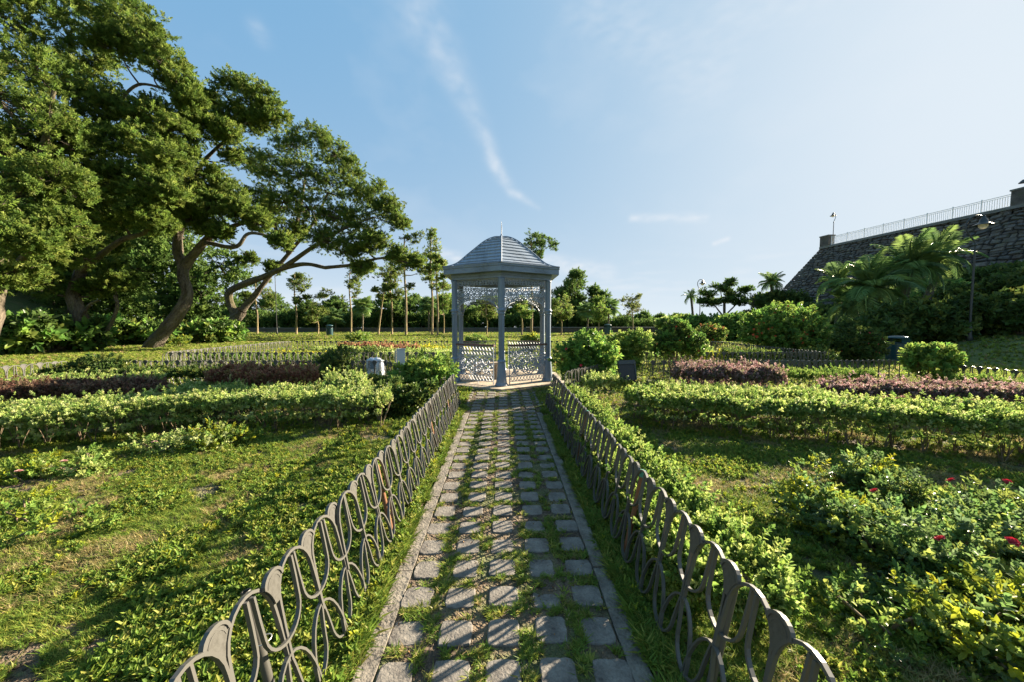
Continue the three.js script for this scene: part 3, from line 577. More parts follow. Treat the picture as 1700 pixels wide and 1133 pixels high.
hedge('mauve red hedge mound beside the black sign board', HG, [[3.4, -7.05], [4.1, -7.15], [4.8, -7.12], [5.35, -7.0]], 1.05, 0.7, { pal: PAL.mauve, seed: 11, density: 800, stems: 3 });
hedge('long mauve red hedge reaching the right edge of the picture', HG, [[5.55, -6.25], [6.4, -6.15], [7.6, -5.95], [9.2, -5.6]], 0.75, 0.5, { pal: PAL.mauve, seed: 12, density: 800, stems: 3 });
hedge('straight low green hedge behind the long mauve hedge', HG, [[5.4, -8.2], [6.8, -8.25], [8.3, -8.2]], 0.5, 0.42, { pal: PAL.green, seed: 13, density: 650, geo: G.fine, size: 1.3 });
hedge('low green hedge in front of the fence at the right edge', HG, [[9.2, -7.4], [9.25, -6.6], [9.3, -5.2]], 0.5, 0.46, { pal: PAL.green, seed: 14, density: 650, geo: G.fine, size: 1.3 });
hedge('short pale clipped hedge below the black sign board', HG, [[1.55, -7.0], [2.0, -7.1], [2.45, -7.2]], 0.5, 0.47, { pal: PAL.pale, seed: 15, density: 900, geo: G.fine, size: 1.25 });
hedge('pale hedge linking the mauve mound and the long mauve hedge', HG, [[2.75, -6.5], [3.3, -6.1], [4.4, -6.1], [5.3, -5.8]], 0.6, 0.42, { seed: 16, density: 700 });
const FH2 = 'far beds beyond the cross path';
hedge('bright yellow flowering strip in the far left bed', FH2, [[-8.6, -14], [-7, -14.2], [-5.6, -14.2]], 0.9, 0.32, { pal: PAL.yellow, seed: 17, density: 200, size: 1.9, name: 'flower_hedge' });
hedge('reddish hedge arc in the far left bed', FH2, [[-7.2, -16.2], [-6.3, -16.6], [-5.2, -16], [-4.3, -15.2], [-3.4, -15.1]], 0.7, 0.52, { pal: PAL.brown, seed: 18, density: 260, size: 1.8 });
hedge('pale hedge in front of the reddish arc in the far left bed', FH2, [[-7.5, -15.2], [-6, -14.7], [-4.6, -14], [-3.2, -13.7], [-1.8, -13.6]], 0.8, 0.45, { seed: 19, density: 260, size: 1.8 });
hedge('yellow strip behind the reddish arc in the far left bed', FH2, [[-4.6, -16.6], [-3, -16.6], [-1.4, -16.4]], 0.8, 0.34, { pal: PAL.yellow, seed: 20, density: 180, size: 2, name: 'flower_hedge' });
hedge('long dark clipped hedge right behind the far cross path fence on the left', FH2, [[-9.8, -12], [-7, -12], [-4.5, -11.9]], 0.5, 0.42, { pal: PAL.green, seed: 21, density: 260, size: 1.7 });
hedge('pale hedge seen between the columns left of the pavilion', FH2, [[-4, -12], [-2.8, -12], [-1.6, -12.2]], 0.55, 0.5, { pal: PAL.pale, seed: 22, density: 300, size: 1.7 });
hedge('pale hedge behind the dark fence in the far right bed', FH2, [[3, -12.3], [5, -12.2], [7, -12.3], [9, -12.2]], 0.7, 0.45, { pal: PAL.pale.concat(PAL.green), seed: 23, density: 280, size: 1.7 });
hedge('small yellow flowering strip in the far right bed', FH2, [[5.9, -11.75], [6.6, -11.75], [7.2, -11.75]], 0.3, 0.5, { pal: PAL.yellow, seed: 24, density: 300, size: 1.6, name: 'flower_hedge' });
hedge('dark low hedge near the corner of the far right bed', FH2, [[7, -11.8], [8, -11.8], [8.9, -11.8]], 0.5, 0.55, { pal: PAL.dark, seed: 25, density: 280, size: 1.7 });
hedge('green hedge at the back of the far right bed', FH2, [[2.4, -15.6], [5, -15.8], [8.8, -15.6]], 1.1, 0.45, { pal: PAL.green.concat(PAL.pale), seed: 26, density: 220, size: 1.9 });

// ---------------------------------------------------------------- shrubs
const petals = (s, n, rr) => { const out = { pos: [], idx: [] }, r = rng(s); for (let i = 0; i < n; i++) { const a = i / n * 6.283 + r() * 0.3, t = 0.7 + 0.5 * r(); pushLeaf(out, V(0, 0, 0), V(Math.cos(a) * Math.sin(t), Math.cos(t), Math.sin(a) * Math.sin(t)), V(0, 1, 0.01), rr, rr * 0.95, 0.2, 0.3); } return geom(out.pos, out.idx); };
const flowerGeo = petals(3, 6, 0.045), roseGeo = merge([petals(4, 7, 0.034), petals(5, 6, 0.026), petals(6, 5, 0.017).translate(0, 0.008, 0)]);
/** a leafy shrub: lumps [[x, y, z, r], ...] round its base, leaves on their shells, stems from the ground */
function shrub(label, group, x, z, lumps, { pal = PAL.glossy, geo = G.shrub, m = glossLeaf, density = 130, size = 1, seed = 1, flowers = 0, flower = M.petalRed, stems = 7, inner = 0.35, name = 'shrub', category = 'shrub', y = groundY(x, z), flowerSize = 1, flat = 0.85 } = {}) {
  const s = thing(name, label, category, group, x, y, z), L = new Leaves(seed * 131 + 7), r = L.r, g = [];
  for (const [cx, cy, cz, R] of lumps) {
    const n = Math.round(4 * Math.PI * R * R * density / (size * size));
    for (let i = 0; i < n; i++) {
      const u = r() * 2 - 1, a = r() * 6.283, q = Math.sqrt(1 - u * u), dx = q * Math.cos(a), dz = q * Math.sin(a), dy = u;
      const rr = R * (1 - inner * Math.pow(r(), 2)) * (1 + 0.22 * noise3(cx + dx * 1.7 + seed, cy + dy * 1.7, cz + dz * 1.7));
      const py = cy + dy * rr * flat; if (py < 0.04) continue;
      L.add(cx + dx * rr, py, cz + dz * rr, dx + (r() - 0.5), dy * 0.7 + 0.5 + (r() - 0.5) * 0.8, dz + (r() - 0.5), size * (0.7 + 0.6 * r()), L.pick(pal));
    }
    for (let k = 0; k < Math.ceil(stems / lumps.length); k++) { const a = r() * 6.283, b = r() * 0.5; g.push(tube([V((r() - 0.5) * 0.15, -0.03, (r() - 0.5) * 0.15), V(cx * 0.5 + (r() - 0.5) * 0.1, cy * 0.5, cz * 0.5 + (r() - 0.5) * 0.1), V(cx + Math.cos(a) * R * b, cy + R * 0.4, cz + Math.sin(a) * R * b)], q => lerp(0.014, 0.005, q) * Math.max(1, size * 0.8), 5, 6)); }
  }
  L.build('foliage', geo, m, s);
  if (g.length) stuff(part('stems', merge(g), M.twig, s));
  for (let i = 0; i < flowers; i++) {
    const [cx, cy, cz, R] = lumps[(r() * lumps.length) | 0], u = r() * 1.3 - 0.4, a = 0.2 + r() * 2.7, q = Math.sqrt(Math.max(0, 1 - u * u)), d = V(q * Math.cos(a), u, q * Math.sin(a));
    const o = part('flower', flowerGeo, flower, s, cx + d.x * R * 1.05, cy + d.y * R * flat * 1.05, cz + d.z * R * 1.05); o.quaternion.setFromUnitVectors(UP, d.normalize()); o.scale.setScalar(flowerSize * (0.8 + 0.5 * r()));
  }
  return s;
}
const SG = 'flowering shrubs of the garden';
const dome = (w, h, n, seed) => { const r = rng(seed), o = []; for (let i = 0; i < n; i++) { const a = r() * 6.283, q = Math.sqrt(r()) * w * 0.62; o.push([Math.cos(a) * q, h * (0.45 + 0.25 * r()) * (1 - 0.25 * q / w), Math.sin(a) * q, h * (0.3 + 0.08 * r())]); } o.push([0, h * 0.6, 0, h * 0.36]); return o; };
shrub('glossy shrub with red blossoms beside the right column of the pavilion', SG, 1.85, -8.35, [[0, 0.85, 0, 0.42], [-0.32, 0.75, 0.1, 0.36], [0.38, 0.8, 0, 0.36], [0.1, 1.1, -0.1, 0.3], [-0.15, 0.5, 0.2, 0.3], [0.3, 0.45, 0.1, 0.28]], { seed: 1, flowers: 9, density: 100, stems: 14, inner: 0.6 });
shrub('loose shrub behind the black sign board', SG, 3.2, -9.6, [[0, 0.95, 0, 0.36], [0.3, 1.05, 0.1, 0.3], [-0.3, 0.9, 0, 0.3], [0, 0.6, 0.1, 0.3]], { seed: 2, pal: PAL.green, density: 110 });
shrub('dark leggy shrub with orange tips standing over the mauve mound', SG, 4.75, -10.2, [[0, 1.1, 0, 0.38], [-0.3, 0.95, 0.1, 0.34], [0.36, 1.0, 0, 0.34], [0.05, 1.35, 0, 0.26], [0.5, 0.85, 0.1, 0.22]], { seed: 3, flowers: 12, flower: M.petalOrange, pal: PAL.dark.concat(PAL.glossy), density: 130, stems: 14 });
shrub('leafy bright green shrub at the far end of the left path fence', SG, -1.5, -7.15, [[0, 0.6, 0, 0.3], [-0.3, 0.48, 0.1, 0.25], [0.28, 0.62, -0.05, 0.25], [-0.1, 0.35, 0.2, 0.24]], { seed: 4, pal: PAL.glossy.concat(PAL.green, [[0.14, 0.21, 0.04]]), density: 150 });
shrub('dark leafy shrub below the bright green one at the path fence', SG, -1.9, -6.3, [[0, 0.3, 0, 0.28], [0.35, 0.26, 0.05, 0.24], [0.55, 0.25, -0.25, 0.22]], { seed: 5, pal: PAL.dark, density: 150, size: 0.85 });
shrub('dense dark shrub left of the silvery sack', SG, -3.95, -9.0, [[0, 0.5, 0, 0.34], [-0.28, 0.48, 0, 0.3], [0.1, 0.68, 0, 0.28], [0.1, 0.3, 0.2, 0.28]], { seed: 6, pal: PAL.dark, density: 150, geo: G.rose, size: 1.2 });
shrub('dark clump at the left end of the dark clipped hedge', SG, -9.3, -8.6, [[0.2, 0.45, 0, 0.34], [0.6, 0.36, 0.1, 0.3], [-0.1, 0.35, 0.1, 0.3]], { seed: 7, pal: PAL.dark, density: 140 });
shrub('rounded bright green shrub in front of the right corner fence', SG, 9.4, -8.0, [[0, 0.82, 0, 0.24], [-0.24, 0.78, 0, 0.2], [0.24, 0.8, 0, 0.22], [0.4, 0.7, 0.05, 0.16], [-0.38, 0.66, 0.1, 0.15], [0, 0.5, 0.1, 0.24]], { seed: 8, pal: PAL.glossy.concat([[0.17, 0.24, 0.05], [0.2, 0.26, 0.06]]), density: 150 });
shrub('large rounded shrub dotted with orange red blossoms', SG, 11.6, -15.2, [[0, 1.5, 0, 0.9], [-0.8, 1.35, 0, 0.75], [0.8, 1.4, 0, 0.78], [-0.3, 1.0, 0.4, 0.8], [0.5, 0.95, 0.4, 0.8], [1.15, 1.1, 0, 0.55], [-1.15, 1.0, 0.1, 0.55], [0, 0.6, 0.2, 0.6]], { seed: 9, pal: PAL.glossy.concat(PAL.green, [[0.18, 0.25, 0.045]]), density: 85, size: 1.25, flowers: 60, flower: M.petalOrange, flowerSize: 1.5, stems: 20 });
shrub('dark shrub with a few red blossoms beside the large rounded one', SG, 13.2, -13.6, [[0, 0.8, 0, 0.6], [-0.35, 0.65, 0.1, 0.5], [0.35, 0.7, 0, 0.5], [0, 0.4, 0.2, 0.45]], { seed: 10, pal: PAL.dark, density: 90, size: 1.2, flowers: 14 });
shrub('small round shrub with reddish tips on the lawn beyond the right bed', SG, 11.6, -20.6, [[0, 1.0, 0, 0.5], [-0.4, 0.9, 0, 0.42], [0.4, 0.92, 0, 0.42], [0, 0.6, 0.2, 0.45]], { seed: 11, pal: PAL.dark.concat(PAL.green, [[0.25, 0.12, 0.05]]), density: 80, size: 1.3, flowers: 20, flower: M.petalOrange, flowerSize: 1.4, stems: 9 });
shrub('clipped round bush seen through the left opening of the pavilion', SG, -1.35, -18.6, dome(0.55, 0.95, 6, 31), { seed: 12, pal: PAL.green, density: 90, size: 1.1 });
shrub('yellowish round bush seen through the right opening of the pavilion', SG, 1.5, -18.8, dome(0.5, 1.05, 6, 32), { seed: 13, pal: PAL.green.concat(PAL.yellow), density: 90, size: 1.1, flowers: 10, flower: M.petalOrange });
shrub('small green bush on the lawn above the reddish hedge arc', SG, -10.2, -27, dome(1.0, 0.9, 6, 33), { seed: 14, pal: PAL.green, density: 60, size: 1.4 });
for (const [x, z, h, s, t] of [[-7.7, -15, 0.5, 41, 'small dark bush between the yellow strip and the pale hedge'], [-4.35, -12.6, 0.75, 42, 'dark bush behind the cross path fence near the pavilion'], [6.2, -13.6, 0.6, 43, 'low bush in the middle of the far right bed'], [10.6, -12.2, 0.75, 44, 'dark bush outside the corner of the far right bed']]) shrub(t, SG, x, z, dome(0.6, h, 5, s), { seed: s, pal: PAL.dark, density: 110, geo: G.rose, size: 1.4 });
// young yellow-green shoots and rose bushes in the right bed
const RG = 'rose bushes of the right bed';
const bushLumps = (w, h, n, seed) => { const r = rng(seed), o = []; for (let i = 0; i < n; i++) o.push([(r() - 0.5) * w * 1.5, h * (0.25 + 0.5 * r()), (r() - 0.5) * w * 1.1, h * (0.3 + 0.2 * r())]); return o; };
const YEL = [[0.32, 0.34, 0.03], [0.26, 0.31, 0.035], [0.2, 0.26, 0.04]];
for (const [x, z, w, h, s, p, fl, t] of [
  [2.53,-2.64, 0.36, 0.36, 1, PAL.rose.concat(YEL), [[0.1, 0.5, 0.12]], 'rose bush with yellow green shoots and a single red rose'],
  [2.64,-2.36, 0.5, 0.34, 2, PAL.rose, [], 'grey green rose bush in the middle of the right bed'],
  [2.87,-2.17, 0.5, 0.34, 3, PAL.rose, [[-0.32, 0.42, 0.12], [0.02, 0.44, 0.18], [0.09, 0.4, 0.2], [0.3, 0.46, 0.05]], 'rose bush with four red roses at the right'],
  [3.6,-2.87, 0.55, 0.34, 4, PAL.rose.concat(PAL.dark), [[-0.1, 0.45, 0.1], [0.42, 0.4, 0.05]], 'shaded rose bush under the long pale hedge'],
  [2.44,-1.74, 0.45, 0.32, 5, PAL.rose.concat(YEL, YEL), [], 'rose bush with bright yellow leaves at the lower right'],
  [3.49,-2.34, 0.5, 0.36, 6, PAL.rose, [], 'rose bush cut by the right edge of the picture'],
  [3.38,-3.36, 0.36, 0.3, 7, PAL.rose.concat(YEL), [], 'small yellow tipped rose bush nearest the long pale hedge'],
  [2.03,-1.79, 0.4, 0.2, 9, PAL.rose.concat(PAL.green), [], 'low leafy rose bush in the lower right'],
]) {
  const o = shrub(t, RG, x, z, bushLumps(w, h, 9, s * 17), { seed: 50 + s, pal: p, geo: G.rose, density: 120, stems: 16, inner: 1, name: 'rose_bush', y: -0.02, m: glossLeaf, size: 0.78 });
  fl.forEach(([fx, fy, fz], i) => { const f = part('rose_flower', roseGeo, M.petalRed, o, fx, fy, fz); f.rotation.set(0.5 * i - 0.4, i, 0.3); f.position.y *= 0.82; f.scale.setScalar(1.15); });
}
const LB = 'low plants in the left bed';
for (const [x, z, w, h, s, p, fl, t] of [
  [-3.73,-4.63, 0.32, 0.34, 21, PAL.pale.concat(YEL), [[0.0, 0.33, 0.05]], 'small yellow green plant in front of the left scalloped hedge'],
  [-3.49,-4.92, 0.3, 0.28, 22, PAL.green.concat(YEL), [], 'small leafy plant in front of the middle of the left hedge'],
  [-4.08,-4.5, 0.3, 0.3, 23, PAL.pale, [[0.05, 0.25, 0.15]], 'small plant with a pink flower in front of the left hedge'],
  [-4.65,-3.75, 0.5, 0.26, 24, PAL.green.concat(YEL), [[0.1, 0.24, 0.2]], 'low spreading plant with a pink flower at the left edge'],
  [-4.38,-4.05, 0.5, 0.24, 25, PAL.green.concat(PAL.pale), [[-0.1, 0.22, 0.2]], 'low spreading yellow green plant beside the left hedge'],
  [-3.67,-2.87, 0.5, 0.22, 26, PAL.green.concat(YEL), [], 'low spreading plant at the left edge over the shadow'],
  [-3.36,-3.04, 0.45, 0.18, 27, PAL.green, [], 'low green plant in the sunlit left grass'],
]) {
  const o = shrub(t, LB, x, z, bushLumps(w, h, 8, s * 13), { seed: 50 + s, pal: p, geo: G.rose, density: 80, stems: 10, inner: 1, name: 'low_plant', category: 'plant', y: -0.06, m: leafMat, size: 0.72 });
  fl.forEach(([fx, fy, fz]) => part('flower', roseGeo, M.petalPink, o, fx, fy, fz).scale.setScalar(1.1));
}

// ---------------------------------------------------------------- grass and weeds
{
  const far = (x, z) => Math.hypot(x, z);
  const grow = (name, label, geos, m, seed, tries, where, size, pal, parent) => {
    const L = new Leaves(seed), r = L.r;
    for (let i = 0; i < tries; i++) { const p = where(r); if (!p) continue; const [x, z] = p; L.add(x, p[2] ?? 0.006, z, (r() - 0.5) * 0.5, 1, (r() - 0.5) * 0.5, size(r, x, z), L.pick(typeof pal === 'function' ? pal(x, z, r) : pal, 0.3)); }
    const o = parent ?? (() => { const g = new THREE.Group(); g.name = numbered(name); scene.add(g); tag(g, label, 'grass', null, 'stuff'); return g; })();
    L.build(name, geos, m, o);
  };
  const onStone = (x, z, e) => stones.some(s => Math.abs(s[0] - x) < 0.082 + e && Math.abs(s[1] - z) < 0.082 + e);
  // in the joints of the path
  grow('joint_grass', '', G.grass.concat(G.weed), leafMat, 71, 34000, r => {
    const z = -0.5 - 8.1 * Math.pow(r(), 1.25), x = (r() * 2 - 1) * (z < -6.4 ? 2.2 : 0.565);
    if (fbm2(x * 5 + 3, z * 5, 3) + 0.25 * noise2(x * 1.3, z * 1.3) < 0.03 || onStone(x, z, -0.002)) return null; return [x, z];
  }, r => 0.28 + 0.36 * r(), (x, z, r) => r() < 0.12 ? PAL.dryGrass : PAL.grass, path);
  grow('path_litter', '', G.litter, dryMat, 72, 1500, r => [(r() * 2 - 1) * 0.56, -0.5 - 7.5 * Math.pow(r(), 1.3), 0.012 + 0.012 * r()], r => 0.3 + 0.5 * r(), PAL.litter, path);
  // beds: lush broad grass close to the left fence, thin dry grass further out
  const inBed = (r, s, far0, far1) => { const z = -lerp(far0, far1, r()), lim = Math.min(10, 1.55 * -z + 1.4); const x = s * lerp(0.7, lim, r()); return [x, z, bedBump(x, z) + 0.002]; };
  for (const s of [-1, 1]) for (const [a, b, n] of [[0.3, 2.6, 34000], [2.6, 5.2, 40000], [5.2, 8.7, 24000]]) {
    const side = s < 0 ? 'left' : 'right', where = a < 1 ? 'nearest the camera' : a < 4 ? 'in the middle' : 'towards the pavilion';
    grow('bed_grass', `thin short grass of the ${side} bed ${where}`, G.grass, leafMat, 80 + s + Math.round(a * 10), n, r => { const p = inBed(r, s, a, b); return fbm2(p[0] * 0.9 + 20, p[1] * 0.9, 4) + 0.25 * noise2(p[0] * 7, p[1] * 7) < -0.36 ? null : p; }, r => 0.35 + 0.35 * r(), (x, z, r) => fbm2(x * 0.8, z * 0.8 + 9, 3) + 0.3 * (r() - 0.5) > 0.14 ? PAL.dryGrass : PAL.grass);
    grow('bed_weeds', `broad leaved weeds of the ${side} bed ${where}`, G.cover.concat(G.weed.slice(0, 1)), leafMat, 90 + s + Math.round(a * 10), n * 0.8, r => { const p = inBed(r, s, a, b); const x = Math.abs(p[0]); const lush = s < 0 ? (x > 2.9 ? 0.25 : 1.1 - 0.75 * (x - 0.7)) : 0.2 - 0.2 * Math.abs(x - 1.6); return fbm2(p[0] * 1.1 + 40, p[1] * 1.1, 4) + 0.2 * noise2(p[0] * 6, p[1] * 6) + 0.35 * lush < -0.04 ? null : p; }, (r, x, z) => (0.6 + 0.55 * r()) * (x < 0 && x > -2.3 ? 0.9 : 0.68), (x, z, r) => r() < 0.12 ? YEL : PAL.grass);
    grow('soil_crumbs', `small stones and crumbs of soil in the ${side} bed ${where}`, G.crumb, M.soil, 120 + s + Math.round(a * 10), n * 0.3, r => inBed(r, s, a, b), r => 0.3 + 0.9 * r() * r(), [[1, 0.95, 0.9], [1.6, 1.5, 1.3], [0.7, 0.65, 0.6]]);
    grow('leaf_litter', `dry fallen leaves in the ${side} bed ${where}`, G.litter, dryMat, 110 + s + Math.round(a * 10), n * 0.25, r => { const p = inBed(r, s, a, b); return p; }, r => 0.5 + 0.8 * r(), PAL.litter);
  }
  // strips between edging and fence, then the lawns
  for (const s of [-1, 1]) grow('verge_grass', `grass growing under the ${s < 0 ? 'left' : 'right'} path fence`, G.grass.concat(G.weed), leafMat, 130 + s, 9000, r => { const z = -0.4 - 6.4 * r(), x = s * lerp(0.675, 0.86, r()); return fbm2(x * 3, z * 3, 3) < -0.2 ? null : [x, z]; }, r => 0.5 + 0.6 * r(), PAL.grass);
  grow('lawn_grass', 'short grass of the cross path and the far beds', G.lawnTuft, leafMat, 141, 45000, r => { const z = -lerp(8.6, 19.5, r()), x = lerp(-17, 17, r()); if (Math.hypot(x + 0.035, z + 10.14) < 1.95) return null; return [x, z, groundY(x, z)]; }, r => 0.5 + 0.5 * r(), (x, z, r) => r() < 0.2 ? PAL.dryGrass : PAL.lawn);
  grow('lawn_grass', 'sunlit lawn grass beyond the far beds', G.lawnTuft, leafMat, 142, 38000, r => { const z = -lerp(19.5, 54, Math.pow(r(), 1.3)), x = lerp(-1, 1, r()) * (10 - z * 0.75); return [x, z, groundY(x, z)]; }, r => 1.1 + 0.8 * r(), (x, z, r) => r() < 0.2 ? PAL.dryGrass : PAL.lawn);
  grow('lawn_grass', 'lawn grass at the sides of the garden', G.lawnTuft, leafMat, 143, 18000, r => { const s = r() < 0.5 ? -1 : 1, z = -lerp(2, 20, r()), x = s * lerp(10, 22, r()); return [x, z, groundY(x, z)]; }, r => 0.8 + 0.6 * r(), (x, z, r) => r() < 0.2 ? PAL.dryGrass : PAL.lawn);
}

// ---------------------------------------------------------------- trees
/** a tree: trunk and limbs through given points, branches to every leaf clump [x, y, z, r], leaf pads in the clumps */
function tree({ name = 'tree', label, category = 'tree', group, trunk, r0, r1, limbs = [], clumps, pal = PAL.tree, geo = G.tree, size = 0.8, pads = 34, perPad = 20, seed = 1, bark = M.bark, flat = 0.85, twigs = true, padR = 0.25, bareTwigs = 0, holes = 0.75 }) {
  const base = trunk[0], o = thing(name, label, category, group, base[0], base[1], base[2]), L = new Leaves(seed * 313 + 5), r = L.r;
  const loc = p => V(p[0] - base[0], p[1] - base[1], p[2] - base[2]);
  const nodes = []; // skeleton: [point, radius]
  const note = (pts, ra, rb, from = 0) => { const c = pts.length > 2 ? new THREE.CatmullRomCurve3(pts, false, 'centripetal') : new THREE.LineCurve3(...pts); for (let i = Math.round(from * 12); i <= 12; i++) nodes.push([c.getPoint(i / 12), lerp(ra, rb, i / 12)]); };
  const tp = trunk.map(loc); const flare = r0 * 0.55, tl = tp.reduce((s, p, i) => i ? s + p.distanceTo(tp[i - 1]) : 0, 0);
  part('trunk', tube([tp[0].clone().add(V(0, -0.25, 0)), ...tp], f => lerp(r0, r1, f) + flare * Math.exp(-f * tl / (r0 * 2.2)), 12, 26, 0.16), bark, o);
  note(tp, r0, r1, 0.4);
  for (const [pts, ra, rb] of limbs) { const q = pts.map(loc); part('limb', tube(q, f => lerp(ra, rb, f), 8, q.length * 5, 0.14), bark, o); note(q, ra, rb, 0.25); }
  const g = [], order = clumps.map(c => [loc(c), c[3]]).sort((a, b) => Math.min(...nodes.map(n => n[0].distanceTo(a[0]))) - Math.min(...nodes.map(n => n[0].distanceTo(b[0]))));
  for (const [c, R] of order) {
    let best = null, bd = 1e9; for (const n of nodes) { const d = n[0].distanceTo(c) + Math.max(0, n[0].y - c.y) * 1.5; if (d < bd) { bd = d; best = n; } }
    const a = best[0], mid = a.clone().lerp(c, 0.5).add(V((r() - 0.5) * R * 0.5, -R * 0.25 + (r() - 0.5) * R * 0.3, (r() - 0.5) * R * 0.5)), rb = Math.min(best[1] * 0.75, 0.03 + R * 0.05);
    if (bd > R * 0.3) { g.push(tube([a, mid, c], f => lerp(rb, rb * 0.4, f), 6, 8, 0.1)); for (const f of [0.5, 0.75, 1]) nodes.push([a.clone().lerp(mid, Math.min(1, f * 2)).lerp(c, Math.max(0, f * 2 - 1)), rb * (1 - 0.6 * f)]); }
    if (holes) for (let i = 0; i < pads * perPad * 0.3; i++) {
      const u = r() * 2 - 1, an = r() * 6.283, q = Math.sqrt(1 - u * u), rr = R * (0.35 + 0.8 * Math.sqrt(r())), x = c.x + q * Math.cos(an) * rr, y = c.y + u * rr * flat, z = c.z + q * Math.sin(an) * rr;
      if (fbm3((x + base[0]) * 1.5, (y + base[1]) * 1.5, (z + base[2]) * 1.5, 2) < 0.02) continue;
      L.add(x, y, z, (r() - 0.5) * 2, r() * 1.4 - 0.4, (r() - 0.5) * 2, size * (0.7 + 0.6 * r()), L.pick(pal));
    }
    for (let k = 0; k < pads; k++) {
      const u = r() * 1.75 - 0.75, an = r() * 6.283, q = Math.sqrt(Math.max(0, 1 - u * u)), rr = R * (0.5 + 0.45 * r());
      const pc = V(c.x + q * Math.cos(an) * rr, c.y + u * rr * flat, c.z + q * Math.sin(an) * rr), pr = R * padR * (0.7 + 0.6 * r());
      if (twigs) g.push(tube([c, c.clone().lerp(pc, 0.55).add(V(0, -R * 0.08, 0)), pc], f => lerp(rb * 0.42, 0.012, f), 4, 4));
      const n = bareTwigs && r() < bareTwigs ? 0 : perPad;
      for (let i = 0; i < n; i++) {
        const b = r() * 6.283, s = Math.sqrt(r()) * pr * (r() < 0.15 ? 1.6 : 1), x = pc.x + Math.cos(b) * s, z = pc.z + Math.sin(b) * s, y = pc.y + (r() - 0.5) * pr * 1.2 - s * s / pr * 0.3;
        if (holes && fbm3((x + base[0]) * holes, (y + base[1]) * holes * 1.3, (z + base[2]) * holes, 2) < -0.06) continue;
        L.add(x, y, z, Math.cos(b) * 0.7 + (r() - 0.5) * 1.6, 0.1 + r() * 0.9, Math.sin(b) * 0.7 + (r() - 0.5) * 1.6, size * (0.7 + 0.6 * r()), L.pick(pal, 0.42));
      }
    }
  }
  if (g.length) stuff(part('branches', merge(g), bark, o));
  L.build('crown', geo, leafMat, o);
  return o;
}
const BT = 'big leaning trees on the left lawn';
tree({ name: 'leaning_tree', label: 'big tree at the left edge whose crown fills the upper corner', group: BT, seed: 1, r0: 0.4, r1: 0.2,
  trunk: [[-21.07,-0.92,-15], [-20.14,0.97,-15], [-20.03,2.62,-15.3], [-20.11,4.32,-15.6], [-19.99,6.58,-16], [-20.05,9.2,-16]], limbs: [[[[-20.03,2.62,-15.3], [-18.07,3.69,-14.5], [-16.76,4.47,-14]], 0.16, 0.08], [[[-19.99,6.58,-16], [-18.68,8.5,-16], [-18.05,10.87,-16]], 0.16, 0.07]],
  clumps: [[-21.97,14.12,-17,2.06],[-21.42,15.15,-18,1.74],[-20.63,10.84,-16,1.94],[-19.88,12.19,-17,1.65],[-19.93,8.27,-15.5,1.75],[-18.5,9.46,-16,1.5],[-18.12,6.11,-14.5,1.4],[-17.14,6.96,-15,1.16],[-19.72,5.13,-15,1.33],[-16.87,4.47,-14,0.95],[-18.52,3.46,-14.5,0.89],[-19.07,9.2,-17,1.23],[-22.56,16.04,-17,2.19],[-21.52,17.45,-18,2.03],[-16.8,5.14,-15,0.77]] });
tree({ name: 'leaning_tree', label: 'tall tree with pale leaning trunk near the left edge of the lawn', group: BT, seed: 2, r0: 0.36, r1: 0.16,
  trunk: [[-22.6,-0.15,-19.5], [-21.94,0.77,-19.5], [-21.41,1.69,-19.5], [-21.72,2.43,-19.6], [-21.9,3.1,-19.7], [-21.6,4.06,-19.8], [-21.51,5.1,-20], [-21.45,6.08,-20], [-21.08,7.24,-20], [-20.77,8.46,-20]],
  limbs: [[[[-21.6,4.06,-19.8], [-20.3,4.87,-19.5], [-18.59,5.61,-19], [-17.19,5.84,-18.6], [-16.53,6.36,-18.4]], 0.17, 0.07], [[[-20.77,8.46,-20], [-20.31,10.26,-20], [-20.33,11.9,-20], [-20.81,12.92,-20]], 0.14, 0.06], [[[-20.34,11.75,-20], [-19.33,12.8,-20], [-18.34,13.55,-20], [-16.92,13.27,-20], [-15.89,12.85,-20]], 0.1, 0.04], [[[-21.41,1.69,-19.5], [-20.57,2.44,-19.2], [-19.91,2.64,-19]], 0.1, 0.04]],
  clumps: [[-22.51,17.75,-21,1.69],[-20.96,18.08,-21,1.63],[-19.15,16.98,-20.5,1.32],[-17.85,15.6,-20,1.16],[-17.1,14.59,-20,1.1],[-16.37,13.58,-20,0.9],[-15.81,12.76,-20,0.65],[-19.2,15.14,-20,1.03],[-21.73,15.49,-21,1.15],[-21.66,13.5,-20,1.29],[-20.37,12.78,-20,1.16],[-18.74,11.8,-19.5,1.13],[-17.44,11.67,-19.5,1.07],[-16.44,11.1,-19.5,0.94],[-20.42,10.81,-19,1.29],[-19.05,10.12,-19,1.23],[-17.17,9.77,-18.5,1.13],[-16.09,9.23,-18.5,1.01],[-19.73,8.5,-18.5,1.25],[-17.74,7.92,-18,1.1],[-16.39,7.79,-18,1.05],[-15.59,7.53,-18,0.75],[-20.12,6.68,-18.5,1.07],[-18.6,6.55,-18.5,0.9],[-16.73,6.56,-18,0.81],[-20.8,4.7,-18.5,0.9],[-22.45,3.46,-19,0.86],[-16.52,6.14,-18.5,0.66],[-21.16,5.51,-20.5,0.99],[-21.08,3.25,-20,0.58]] });
tree({ name: 'small_tree', label: 'thin crooked young tree between the two big leaning trunks', group: BT, seed: 3, r0: 0.11, r1: 0.07,
  trunk: [[-21.06,-0.2,-20], [-20.85,0.75,-20], [-20.31,1.69,-20], [-20.05,2.48,-20], [-20.15,2.94,-20]], clumps: [[-20.16,3.32,-20,0.71],[-19.77,3.6,-20.3,0.65],[-21.27,3.61,-20.5,0.66],[-20.31,4.09,-20.5,0.73]], pads: 12 });
